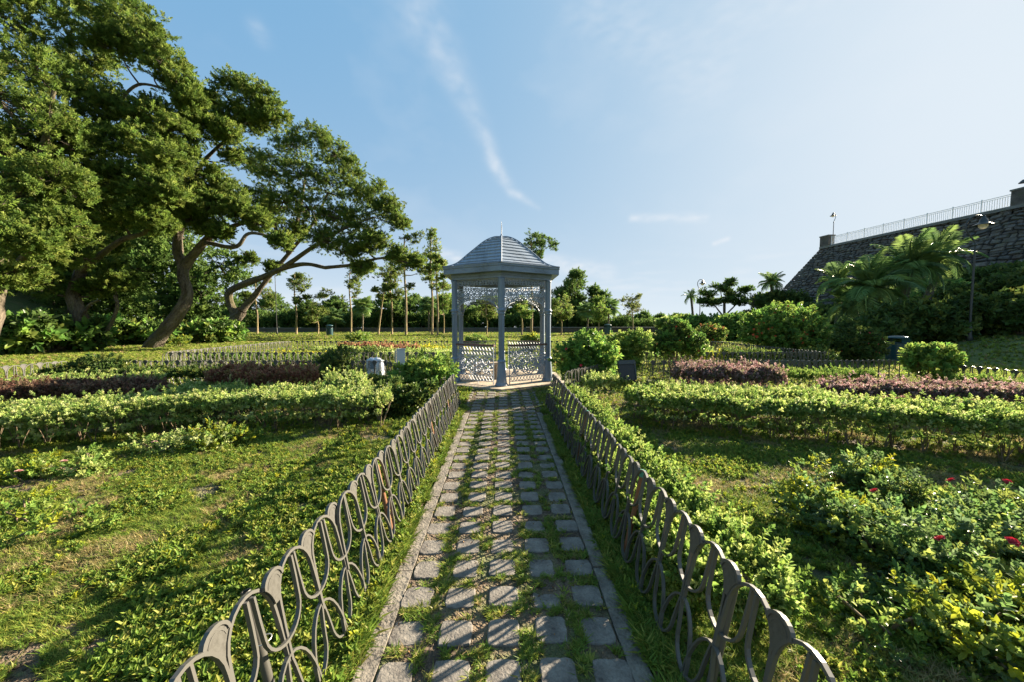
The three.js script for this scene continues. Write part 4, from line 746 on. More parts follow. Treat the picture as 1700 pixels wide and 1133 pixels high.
tree({ name: 'leaning_tree', label: 'big tree with mossy forked trunk leaning right in the left middle', group: BT, seed: 4, r0: 0.37, r1: 0.24,
  trunk: [[-19.97,-0.07,-21.6], [-19.04,1.16,-21.6], [-18.19,2.28,-21.6], [-17.87,3.06,-21.7], [-18.08,3.96,-21.8], [-18.31,4.8,-22]],
  limbs: [[[[-18.31,4.8,-22], [-18.57,5.65,-22], [-18.43,6.56,-22], [-18.01,7.51,-22], [-17.47,9.19,-22], [-17.4,10.56,-22.5], [-16.37,11.65,-22.5], [-15.49,12.27,-22.5]], 0.24, 0.06], [[[-18.25,4.63,-22], [-17.42,5.65,-22], [-16.65,6.44,-22], [-15.65,6.88,-22], [-14.76,7.19,-22], [-13.92,7.13,-22]], 0.26, 0.08], [[[-17,6.1,-22], [-14.46,5.71,-21], [-13.89,6.36,-21], [-12.98,6.3,-21], [-11.96,5.82,-21]], 0.13, 0.05], [[[-18.43,6.56,-22], [-18.26,7.07,-21], [-18.2,7.57,-20.5]], 0.12, 0.05], [[[-16.37,11.65,-22.5], [-15.58,12.86,-23], [-15,13.81,-23.5]], 0.08, 0.04]],
  clumps: [[-16.17,15.6,-24,1.16],[-14.99,15.15,-24,1.24],[-14.04,14.2,-24,0.93],[-16.48,14.17,-24,1.01],[-15.26,13.72,-24,0.93],[-17.99,15.11,-24,0.54],[-17.29,13.16,-22,0.99],[-16.56,12.44,-22,0.99],[-17.74,11.9,-22,1.06],[-15.47,12.13,-22,0.78],[-17.31,10.27,-21,1.02],[-16.82,8.69,-21.5,1.18],[-17.57,8.04,-21,1.08],[-16.12,9.53,-22,0.92],[-18,7.72,-20.5,0.86],[-15.83,7.73,-21,0.95],[-15.38,8.54,-22,0.85],[-16.88,7.08,-21,0.75],[-14.57,7.72,-21.5,0.76],[-13.92,7.2,-22,0.71],[-15.4,6.45,-21,0.54],[-12.18,5.98,-21,0.51],[-18.19,9.52,-22,0.99],[-15.64,11.08,-22.5,0.51]] });
tree({ name: 'leaning_tree', label: 'big tree leaning far right over the lawn with spreading crown', group: BT, seed: 5, r0: 0.5, r1: 0.34,
  trunk: [[-22.9,-0.03,-29.5], [-21.48,1.04,-29.5], [-20.62,1.97,-29.5], [-20.19,2.44,-29.5]],
  limbs: [[[[-20.62,1.97,-29.5], [-21,2.81,-29.5], [-21,3.72,-29.3], [-19.59,4.43,-29], [-18.08,4.98,-29], [-16.8,5.57,-29], [-14.73,5.86,-28.5], [-13.04,5.53,-28]], 0.32, 0.13], [[[-20.19,2.44,-29.5], [-19.77,3,-29.6], [-19.15,3.7,-29.6], [-18.38,4.68,-29.6], [-16.74,6.92,-30], [-14.81,9.26,-30], [-13.58,11.58,-30]], 0.27, 0.08], [[[-16.8,5.57,-29], [-13.87,7.01,-28], [-11.45,8.21,-27.5], [-9.12,8.94,-27]], 0.18, 0.06], [[[-13.04,5.53,-28], [-11.08,5.64,-27.5], [-8.33,6.08,-27], [-6.21,5.58,-27]], 0.14, 0.05], [[[-16.74,6.92,-30], [-17.82,9.24,-30], [-17.96,12,-30]], 0.2, 0.07], [[[-16.74,6.92,-30], [-16.22,10.94,-31], [-15.64,14.26,-31]], 0.18, 0.06]],
  clumps: [[-19.9,14.45,-31,1.3],[-17.92,13.14,-30,1.65],[-16.69,15.65,-31,1.6],[-14.88,16.05,-31,1.5],[-13.38,14.99,-31,1.4],[-12.11,13.62,-30.5,1.18],[-15.37,12.74,-29.5,1.71],[-13.33,12.31,-29.5,1.62],[-11.39,11.43,-29.5,1.43],[-9.76,11.05,-29,1.4],[-8.37,9.88,-28.5,1.1],[-7.63,8.79,-28,0.72],[-16.51,10.55,-29,1.5],[-18.82,11.08,-30,1.35],[-14.26,9.97,-28.5,1.56],[-12.07,9.19,-28,1.54],[-10.34,8.68,-28,1.35],[-12.54,7.35,-27.5,1.24],[-10.86,6.62,-27,1.05],[-9.5,7.05,-27,0.96],[-8.52,7.26,-27,0.61],[-7.48,6.21,-27,0.74],[-6.21,5.79,-27,0.57],[-9.95,5.36,-27,0.7],[-15.68,8.32,-29,0.94],[-18.34,9.84,-30.5,0.98],[-17.94,5.75,-30,0.63],[-20.67,6.61,-31,0.7]] });
// dark wood behind them
const WG = 'wood behind the leaning trees';
[[-38,'dense dark tree of the wood behind the left edge'],[20,'dense dark tree of the wood left of the pale trunk'],[75,'dense dark tree of the wood right behind the pale trunk'],[140,'dense dark tree of the wood behind the crooked young tree'],[205,'dense dark tree of the wood behind the space between the trunks'],[262,'dense dark tree of the wood behind the mossy forked trunk'],[318,'dense dark tree at the right end of the wood'],[-95,'dense dark tree of the wood outside the left edge'],[50,'low dense tree of the wood behind the leafy undergrowth'],[110,'low dense tree of the wood behind the pale leaning trunk'],[-5,'low dense tree of the wood behind the ferny undergrowth']].forEach(([px, label], i) => {
  const k = px / 620, r = rng(900 + i), z = 30 + (i % 3) * 2.5, X = q => (q - 835) / 620 * z, Y = q => 1.6 + (533 - q) / 620 * z, y0 = groundY(X(px), -z), cl = [];
  for (let a = 0; a < 12; a++) cl.push([X(px + (r() - 0.5) * 100), Y(570 - a * 20 - r() * 20), -z + (r() - 0.5) * 4, 1.9 + r() * 0.5]);
  tree({ name: 'wood_tree', label, group: WG, seed: 30 + i, r0: 0.25, r1: 0.12, trunk: [[X(px), y0, -z], [X(px + 6), y0 + 3, -z], [X(px), Y(400), -z]], clumps: cl.filter(c => c[1] > y0 + 0.6), pal: PAL.treeDark, geo: G.treeFar, size: 1, perPad: 14, pads: 14, flat: 0.9, padR: 0.36, holes: 0 });
});
const UG = 'undergrowth shrubs at the edge of the wood';
[[-21.99,-17.31,1.9,'bright ferny undergrowth at the left edge of the lawn'],[-25.9,-21.71,1.6,'leafy undergrowth just left of the pale leaning trunk'],[-24.74,-22.63,1.7,'leafy undergrowth between the pale trunk and the crooked young tree'],[-23.1,-23.62,1.6,'leafy undergrowth right of the crooked young tree'],[-20.74,-25.93,1.5,'leafy undergrowth between the mossy trunk and the far leaning trunk'],[-22.55,-26.65,1.3,'low undergrowth behind the mossy forked trunk']].forEach(([x, z, h, t], i) => shrub(t, UG, x, z - 1.2, [...dome(h * 1.3, h, 7, 60 + i)], { seed: 160 + i, pal: PAL.dark.concat(PAL.glossy), geo: G.broad, density: 16, size: 1, name: 'undergrowth', category: 'undergrowth' }));
shrub('small yellow green bush at the foot of the mossy forked trunk', UG, -19.05,-22.49, dome(0.8, 0.8, 6, 71), { seed: 171, pal: PAL.green.concat(YEL), geo: G.rose, density: 60, size: 1.6 });

// slim trees on the far lawn
const ST = 'slim trees on the far lawn';
function slim(px, py, topY, label, { lean = 0, clumps, pal = PAL.far.concat(PAL.tree), r = 0.14, seed = 1, per = 7, size = 0.55, pads = 12, bare = 0 }) {
  const z = 992 / (py - 533), X = q => (q - 835) / 620 * z, Y = q => 1.6 + (533 - q) / 620 * z;
  const q = rng(seed * 7), more = Array.from({ length: 7 }, () => { const f = 0.5 + 0.55 * q(); return [px + lean * f + (q() - 0.5) * 26, lerp(py, topY, f), 4 + 5 * q()]; });
  tree({ name: 'slim_tree', label, group: ST, seed, r0: r, r1: r * 0.35, bark: M.barkPale, trunk: [[X(px), 0, -z], [X(px + lean * 0.2 + 1), Y(lerp(py, topY, 0.35)), -z], [X(px + lean * 0.6 - 1), Y(lerp(py, topY, 0.7)), -z], [X(px + lean), Y(topY), -z]], clumps: clumps.concat(more).map(([x, y, R]) => [X(x), Y(y), -z + ((x * 7.3 + y * 3.1) % 3 - 1.5), R * z / 620]), pal, geo: G.treeFar, size, pads, perPad: per, bareTwigs: bare, padR: 0.24 });
}
slim(434, 554, 470, 'slim tree at the left below the spreading crown', { clumps: [[432, 478, 14], [445, 490, 12], [425, 495, 10]], seed: 201 });
slim(497, 554.5, 455, 'slim tree with twisted crown standing under the spreading tree', { clumps: [[500, 465, 14], [512, 480, 12], [488, 472, 10], [545, 487, 10], [530, 492, 8]], seed: 202 });
slim(532, 554, 515, 'short slim tree left of the far green litter bin', { clumps: [[532, 510, 11], [540, 518, 8], [524, 516, 8]], seed: 203, r: 0.1 });
slim(585.5, 553.5, 455, 'forked thin tree second left of the crooked slim tree', { clumps: [[588, 460, 12], [578, 470, 9], [600, 478, 9], [590, 445, 9]], seed: 204, bare: 0.4, per: 7 });
slim(630, 554.5, 450, 'crooked slim tree bending right', { lean: 20, clumps: [[648, 445, 16], [640, 460, 12], [660, 452, 12], [655, 430, 13]], seed: 205 });
slim(652, 555, 440, 'twin stemmed slim tree beside the crooked one', { clumps: [[660, 470, 12], [650, 455, 12], [668, 485, 8], [645, 480, 8]], seed: 206 });
slim(675, 557, 395, 'tall slim tree with a bare top and side tufts', { clumps: [[670, 420, 14], [690, 432, 15], [705, 425, 12], [700, 450, 10], [662, 435, 12], [685, 400, 9], [695, 390, 9]], seed: 207, r: 0.17, bare: 0.35 });
slim(718, 555.5, 393, 'tall narrow tree left of the pavilion', { clumps: [[720, 400, 9], [724, 415, 11], [716, 430, 11], [728, 440, 11], [718, 455, 10], [726, 470, 9], [712, 445, 9]], seed: 208, pal: PAL.green.concat(PAL.far), per: 8, r: 0.17 });
slim(727, 557, 430, 'second narrow tree touching the tall one by the pavilion', { clumps: [[730, 445, 10], [734, 460, 10], [726, 480, 9], [737, 475, 8]], seed: 209, pal: PAL.green.concat(PAL.far), per: 8 });
slim(737, 554, 490, 'small tree just left of the pavilion roof corner', { clumps: [[738, 490, 12], [746, 500, 12], [735, 505, 10], [742, 478, 9]], seed: 210, pal: PAL.green, r: 0.1 });
slim(808, 555, 500, 'small branching tree seen through the left opening', { clumps: [[800, 520, 14], [815, 508, 13], [805, 500, 12], [822, 522, 11]], seed: 211, r: 0.1 });
slim(866, 557, 500, 'slim tree seen through the right opening', { clumps: [[862, 500, 9], [868, 508, 8], [860, 512, 7]], pal: PAL.green, seed: 212, r: 0.13 });
slim(882, 555, 400, 'tree whose crown shows above the right side of the roof', { clumps: [[885, 398, 14], [905, 408, 13], [920, 408, 9], [878, 408, 9], [893, 420, 12], [900, 396, 9]], pal: PAL.treeDark, seed: 213, r: 0.2, per: 9 });
slim(932, 558, 505, 'young tree right of the pavilion in front of the wall', { clumps: [[932, 500, 16], [925, 515, 12], [940, 510, 12]], pal: PAL.green.concat(PAL.far), seed: 214, r: 0.1 });
slim(994, 555, 500, 'young bright tree beside the fan palm', { clumps: [[994, 512, 14], [1000, 500, 12], [988, 525, 9]], pal: PAL.green, seed: 215, r: 0.1 });
slim(1051, 553.5, 495, 'thin sparse tree standing alone against the sky', { clumps: [[1050, 495, 11], [1062, 505, 9], [1038, 500, 9], [1055, 512, 8], [1045, 510, 8]], pal: PAL.far, seed: 216, r: 0.13, per: 5, bare: 0.3, size: 0.5 });
// trees behind the far wall
const FW2 = 'trees behind the far wall';
function back(px, topY, w, label, { z = 62, seed, pal = PAL.treeDark, n = 8, base = 548, per = 14 }) {
  const X = q => (q - 835) / 620 * z, Y = q => 1.6 + (533 - q) / 620 * z, r = rng(seed), cl = [];
  for (let i = 0; i < n; i++) { const f = (i + 0.5) / n, y = lerp(topY + w * 0.15, base, f), s = Math.sqrt(f) * 0.9 + 0.1; cl.push([X(px + (r() - 0.5) * w * 1.6 * Math.min(1, s + 0.2)), Y(y), -z + (r() - 0.5) * 5, (w * 0.42 + r() * w * 0.1) * z / 620]); }
  cl.push([X(px), Y(topY + w * 0.15), -z, w * 0.34 * z / 620]);
  tree({ name: 'background_tree', label, group: FW2, seed: seed + 400, r0: 0.22, r1: 0.1, trunk: [[X(px), groundY(X(px), -z), -z], [X(px + 1), 2.2, -z], [X(px), Y(topY + w * 0.5), -z]], clumps: cl, pal, geo: G.treeFar, size: 1, pads: 14, perPad: per, flat: 0.85, padR: 0.32 });
}
[[352, 520, 30, 'background tree behind the base of the far leaning trunk'], [400, 510, 30, 'background tree left of the first slim trunk'], [462, 500, 30, 'background tree behind the thin lamp pole'], [515, 512, 28, 'background tree left of the far bin'], [562, 505, 30, 'background tree above the far bin'], [610, 508, 26, 'background tree behind the fan palms'], [648, 498, 30, 'background tree behind the crooked slim tree'], [690, 500, 28, 'background tree behind the tall bare topped tree'], [732, 505, 28, 'background tree behind the narrow twin trees'], [775, 515, 26, 'background tree at the left opening of the pavilion'], [815, 503, 26, 'background tree behind the centre column'], [860, 510, 26, 'background tree at the right opening of the pavilion'], [900, 500, 28, 'background tree behind the right column'], [935, 490, 30, 'background tree just right of the pavilion']].forEach(([px, y, w, t], i) => back(px, y - 6, w * 1.1, t, { seed: 300 + i, z: 62 + (i % 3) * 3, n: 9 }));
back(958, 452, 34, 'large dark background tree standing out right of the roof', { seed: 320, z: 64, n: 9, per: 16 });
back(985, 478, 24, 'second dark background tree beside the large one', { seed: 321, z: 63 });
[[1070, 522, 22, 'low background tree left of the gap in the trees'], [1098, 526, 16, 'small background tree near the sparse tree'], [1030, 528, 20, 'low rounded background tree under the sparse tree'], [1128, 524, 18, 'low background tree at the right of the gap']].forEach(([px, y, w, t], i) => back(px, y, w, t, { seed: 330 + i, z: 66, n: 5 }));
{ // the thicket that closes the view under the background trees
  const o = new THREE.Group(); o.name = numbered('far_thicket'); scene.add(o); tag(o, 'dense green thicket behind the low far wall', 'thicket', null, 'stuff');
  const L = new Leaves(991), r = L.r;
  for (let i = 0; i < 9000; i++) { const x = lerp(-50, 26, r()), z = -lerp(60, 66, r()), top = 2.6 + 1.5 * fbm2(x * 0.18, z * 0.1, 3) - smooth(10, 20, x) * 0.9; L.add(x, top * Math.pow(r(), 0.7), z, (r() - 0.5) * 2, 0.4 + r(), (r() - 0.2) * 1.6, 0.8 + 0.7 * r(), L.pick(PAL.treeDark)); }
  L.build('foliage', G.treeFar, leafMat, o);
}
// shrubs and spreading tree beyond the right bed
tree({ name: 'spreading_tree', label: 'spreading flat topped tree beside the crook lamp on the right', group: null, seed: 61, r0: 0.18, r1: 0.1, trunk: [[20.46,0.77,-34], [20.42,1.88,-34], [20.32,3.42,-34]], limbs: [[[[20.42,1.88,-34], [19.37,3.15,-34], [18.62,3.97,-34]], 0.08, 0.03], [[[20.42,2.1,-34], [21.45,3.15,-34], [22.33,3.98,-34]], 0.08, 0.03]], clumps: [[18.79,4.08,-34,0.77],[19.89,4.52,-34,0.82],[20.83,5.08,-34,0.55],[21.2,4.09,-34,0.82],[22.31,4.42,-34,0.6],[19.09,3.15,-34,0.71],[20.49,3.54,-34,0.77],[21.9,3.32,-34,0.66],[18.41,3.42,-34,0.49]], pal: PAL.treeDark, geo: G.treeFar, size: 0.5, perPad: 10, pads: 16, padR: 0.22, flat: 0.6, holes: 0 });
tree({ name: 'small_tree', label: 'small dark tree between the spreading tree and the sloping wall', group: null, seed: 62, r0: 0.08, r1: 0.05, trunk: [[24.47,0.89,-36], [24.42,2.36,-36], [24.42,3.83,-36]], clumps: [[24.35,4.12,-36,0.46],[24.84,3.77,-36,0.41],[23.96,3.54,-36,0.41],[25.1,3.24,-36,0.46]], pal: PAL.treeDark, geo: G.treeFar, size: 0.6, pads: 8, perPad: 10 });
const BG = 'shrubs on the right bank';
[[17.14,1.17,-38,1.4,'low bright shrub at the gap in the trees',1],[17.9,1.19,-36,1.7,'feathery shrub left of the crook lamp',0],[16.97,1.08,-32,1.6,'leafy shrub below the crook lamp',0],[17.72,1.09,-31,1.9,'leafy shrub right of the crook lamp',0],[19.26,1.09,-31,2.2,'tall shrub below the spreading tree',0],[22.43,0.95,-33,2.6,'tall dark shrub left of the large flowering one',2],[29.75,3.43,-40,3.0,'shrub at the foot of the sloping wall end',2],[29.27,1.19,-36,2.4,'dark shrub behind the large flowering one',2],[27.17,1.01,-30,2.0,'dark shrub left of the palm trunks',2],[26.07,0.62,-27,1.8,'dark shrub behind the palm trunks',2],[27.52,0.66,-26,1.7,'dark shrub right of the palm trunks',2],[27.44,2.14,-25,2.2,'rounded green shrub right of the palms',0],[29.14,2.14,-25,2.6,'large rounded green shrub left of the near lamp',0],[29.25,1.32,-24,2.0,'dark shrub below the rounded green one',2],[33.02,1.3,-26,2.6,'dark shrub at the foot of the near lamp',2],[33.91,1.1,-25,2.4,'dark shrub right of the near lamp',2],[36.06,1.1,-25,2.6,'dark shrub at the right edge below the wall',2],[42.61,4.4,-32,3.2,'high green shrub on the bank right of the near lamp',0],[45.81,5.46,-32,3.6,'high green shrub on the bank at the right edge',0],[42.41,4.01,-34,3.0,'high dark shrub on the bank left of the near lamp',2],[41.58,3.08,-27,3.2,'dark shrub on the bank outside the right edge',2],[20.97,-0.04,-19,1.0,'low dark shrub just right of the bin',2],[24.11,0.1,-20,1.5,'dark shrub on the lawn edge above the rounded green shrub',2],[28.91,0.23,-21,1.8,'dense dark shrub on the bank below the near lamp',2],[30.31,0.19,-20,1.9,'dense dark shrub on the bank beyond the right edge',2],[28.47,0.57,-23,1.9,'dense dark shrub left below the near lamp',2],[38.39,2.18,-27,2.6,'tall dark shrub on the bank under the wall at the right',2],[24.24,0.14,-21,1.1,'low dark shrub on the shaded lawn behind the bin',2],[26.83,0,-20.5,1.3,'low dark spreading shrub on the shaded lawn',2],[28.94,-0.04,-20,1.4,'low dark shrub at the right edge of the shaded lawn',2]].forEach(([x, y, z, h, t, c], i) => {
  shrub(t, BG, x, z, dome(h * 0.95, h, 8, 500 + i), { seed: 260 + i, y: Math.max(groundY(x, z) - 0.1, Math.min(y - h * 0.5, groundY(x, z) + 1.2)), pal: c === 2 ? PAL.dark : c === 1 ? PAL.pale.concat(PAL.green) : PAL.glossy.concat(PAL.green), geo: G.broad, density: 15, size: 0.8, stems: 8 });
});

[[17.6,-17.6,1.5,'dark shrub on the lawn edge beside the bin and palms'],[19.4,-17.2,1.8,'dark shrub on the lawn edge under the near lamp'],[21.2,-16.6,1.8,'dark shrub on the lawn edge right of the lamp pole'],[22.9,-16.0,1.9,'dark shrub on the lawn edge near the right edge'],[24.8,-15.5,2.0,'dark shrub on the lawn edge at the very right edge']].forEach(([x, z, h, t], i) => shrub(t, BG, x, z, dome(h, h, 8, 540 + i), { seed: 290 + i, pal: PAL.dark, geo: G.broad, density: 15, size: 0.75, stems: 8 }));

// ---------------------------------------------------------------- palms
function frondGeo(seed, len, n, w, droop, leaflet) {
  const out = { pos: [], idx: [] }, r = rng(seed), curve = f => V(0, len * (0.62 * f - droop * f * f), len * (0.86 * f - 0.1 * f * f * f));
  for (let i = 0; i < n; i++) { const f = 0.1 + 0.9 * i / (n - 1), p = curve(f), t = curve(Math.min(1, f + 0.02)).sub(curve(f - 0.02)).normalize(), l = leaflet * Math.sin(Math.PI * (0.14 + 0.8 * f)) + 0.05;
    for (const s of [-1, 1]) { const d = V(s * (0.85 + 0.1 * r()), 0.22 - 0.25 * r(), 0).addScaledVector(t, 0.55).normalize(); pushLeaf(out, p, d, V(0, 1, 0.01), l * (0.85 + 0.3 * r()), w, 0.15, 0.35, true); } }
  const lf = geom(out.pos, out.idx), rib = tube([curve(0), curve(0.33), curve(0.66), curve(1)], f => lerp(0.028, 0.006, f), 5, 9);
  return merge([lf, rib]);
}
const PM = [[0.06, 0.125, 0.035], [0.085, 0.15, 0.04], [0.05, 0.1, 0.035]].map(c => new THREE.MeshPhysicalMaterial({ color: rgb(...c.map((v, i) => v * [3, 2.4, 2.6][i])), roughness: 1, specularIntensity: 0, transmission: 0.35, thickness: 0, side: THREE.DoubleSide, clearcoat: 0.5, clearcoatRoughness: 0.35 }));
const FRONDS = [1, 2, 3].map(s => frondGeo(s + 40, 1, 40, 0.013, [0.4, 0.6, 0.8][s - 1], 0.2));
function palm(label, group, pts, r, len, n, seed, name = 'date_palm') {
  const b = pts[0], o = thing(name, label, 'palm', group, b[0], b[1], b[2]), q = pts.map(p => V(p[0] - b[0], p[1] - b[1], p[2] - b[2])), top = q[q.length - 1], rr = rng(seed);
  part('trunk', tube([q[0].clone().add(V(0, -0.2, 0)), ...q], f => r * (1.15 - 0.3 * f), 10, 18, 0.12), M.palmTrunk, o);
  for (let k = 0; k < n; k++) {
    const f = (k + 0.5) / n, a = k * 2.399 + rr() * 0.4, tilt = lerp(-0.95, 0.7, Math.pow(f, 0.9)) + (rr() - 0.5) * 0.2;
    const g = part('frond', FRONDS[f < 0.35 ? 0 : f < 0.7 ? 1 : 2], PM[(rr() * 3) | 0], o, top.x, top.y, top.z); g.rotation.set(tilt, a, (rr() - 0.5) * 0.5, 'YXZ'); g.scale.setScalar(len * (0.8 + 0.35 * rr()));
  }
  return o;
}
const PG = 'palms on the right bank';
palm('front date palm of the cluster with crown over the blue green bin', PG, [[18.4,-0.5,-19.5], [19.19,0.15,-19.5], [19.86,1.21,-19.5], [19.73,2.5,-19.5], [19.52,3.29,-19.5]], 0.2, 2.4, 34, 1);
palm('tallest date palm of the cluster leaning right', PG, [[20.05,-0.35,-20], [21.02,0.54,-20], [21.68,2.03,-20], [22.04,3.51,-20], [22.21,4.48,-20]], 0.2, 2.4, 34, 2);
palm('upper right date palm of the cluster against the wall', PG, [[22.11,-0.21,-21], [23.45,1.36,-21], [24.57,3.43,-21], [24.82,5.15,-21]], 0.18, 2.2, 28, 3);
palm('small left date palm of the cluster', PG, [[20.01,-0.54,-22], [20.1,1.35,-22], [20.09,3.15,-22], [19.98,3.94,-22]], 0.14, 1.7, 22, 4);
palm('middle date palm low in the cluster', PG, [[20.04,-0.57,-20.5], [20.15,0.69,-20.5], [19.74,1.87,-20.5], [19.54,2.44,-20.5]], 0.16, 2.0, 24, 9);
palm('lone feathery palm against the sky beside the sloping wall end', PG, [[29.44,1.14,-40], [29.28,3.75,-40], [29,5.7,-40]], 0.16, 1.85, 30, 5);
palm('small ragged palm left of the crook lamp', PG, [[18.62,0.9,-36], [18.46,2.36,-36], [18.24,3.94,-36]], 0.11, 1.1, 16, 6);
// fan palms among the background trees
const fanGeo = (() => { const out = { pos: [], idx: [] }; for (let i = 0; i < 19; i++) { const a = (i / 18 - 0.5) * 4.2; pushLeaf(out, V(0, 0, 0.5), V(Math.sin(a), 0.15, Math.cos(a)).normalize(), V(0, 1, 0.01), 0.6, 0.09, 0.15, 0.45, true); } return merge([geom(out.pos, out.idx), tube([V(0, 0, 0), V(0, 0.06, 0.25), V(0, 0, 0.5)], () => 0.012, 4, 4)]); })();
function fanPalm(px, py, z, len, label, seed) {
  const X = (px - 835) / 620 * z, y = 1.6 + (533 - py) / 620 * z, o = thing('fan_palm', label, 'palm', 'fan palms behind the far wall', X, 0, -z), r = rng(seed);
  part('trunk', tube([V(0, -0.2, 0), V(0.1, y * 0.5, 0), V(0, y, 0)], () => 0.13, 8, 8, 0.1), M.palmTrunk, o);
  for (let k = 0; k < 26; k++) { const g = part('frond', fanGeo, PM[(r() * 3) | 0], o, 0, y, 0); g.rotation.set(lerp(-1.1, 0.9, k / 25), k * 2.399, 0, 'YXZ'); g.scale.setScalar(len * (0.8 + 0.4 * r())); }
}
fanPalm(604, 508, 56, 1.7, 'fan palm left of the crooked slim tree', 1); fanPalm(712, 505, 57, 1.6, 'fan palm behind the tall narrow tree', 2); fanPalm(1010, 508, 56, 1.9, 'fan palm at the right end of the dark background trees', 3); fanPalm(975, 515, 57, 1.6, 'fan palm in front of the large dark background tree', 4); fanPalm(560, 525, 57, 1.5, 'fan palm left of the far bin', 5); fanPalm(530, 522, 58, 1.4, 'fan palm behind the short slim tree', 6);

// ---------------------------------------------------------------- far parapet wall
{
  const w = thing('low_wall', 'low grey parapet wall along the far edge of the lawn', 'wall', null, -62, 0, -58.5); w.userData.kind = 'thing';
  for (let i = 0; i < 28; i++) part('wall_section', box(2.98, 0.55, 0.35, 1.5 + i * 3, 0.225, 0), M.rock2, w);
  for (let i = 0; i < 28; i++) part('coping_slab', box(2.985, 0.1, 0.5, 1.5 + i * 3, 0.553, 0), M.coping, w);
  const w2 = thing('low_wall', 'nearer low stone wall right of the pavilion columns', 'wall', null, 3.2, 0, -52); w2.userData.kind = 'thing';
  for (let i = 0; i < 8; i++) { part('wall_section', box(2.98, 0.75, 0.4, 1.5 + i * 3, 0.325, 0), M.rock3, w2); part('coping_slab', box(2.985, 0.1, 0.52, 1.5 + i * 3, 0.753, 0), M.coping, w2); }
}

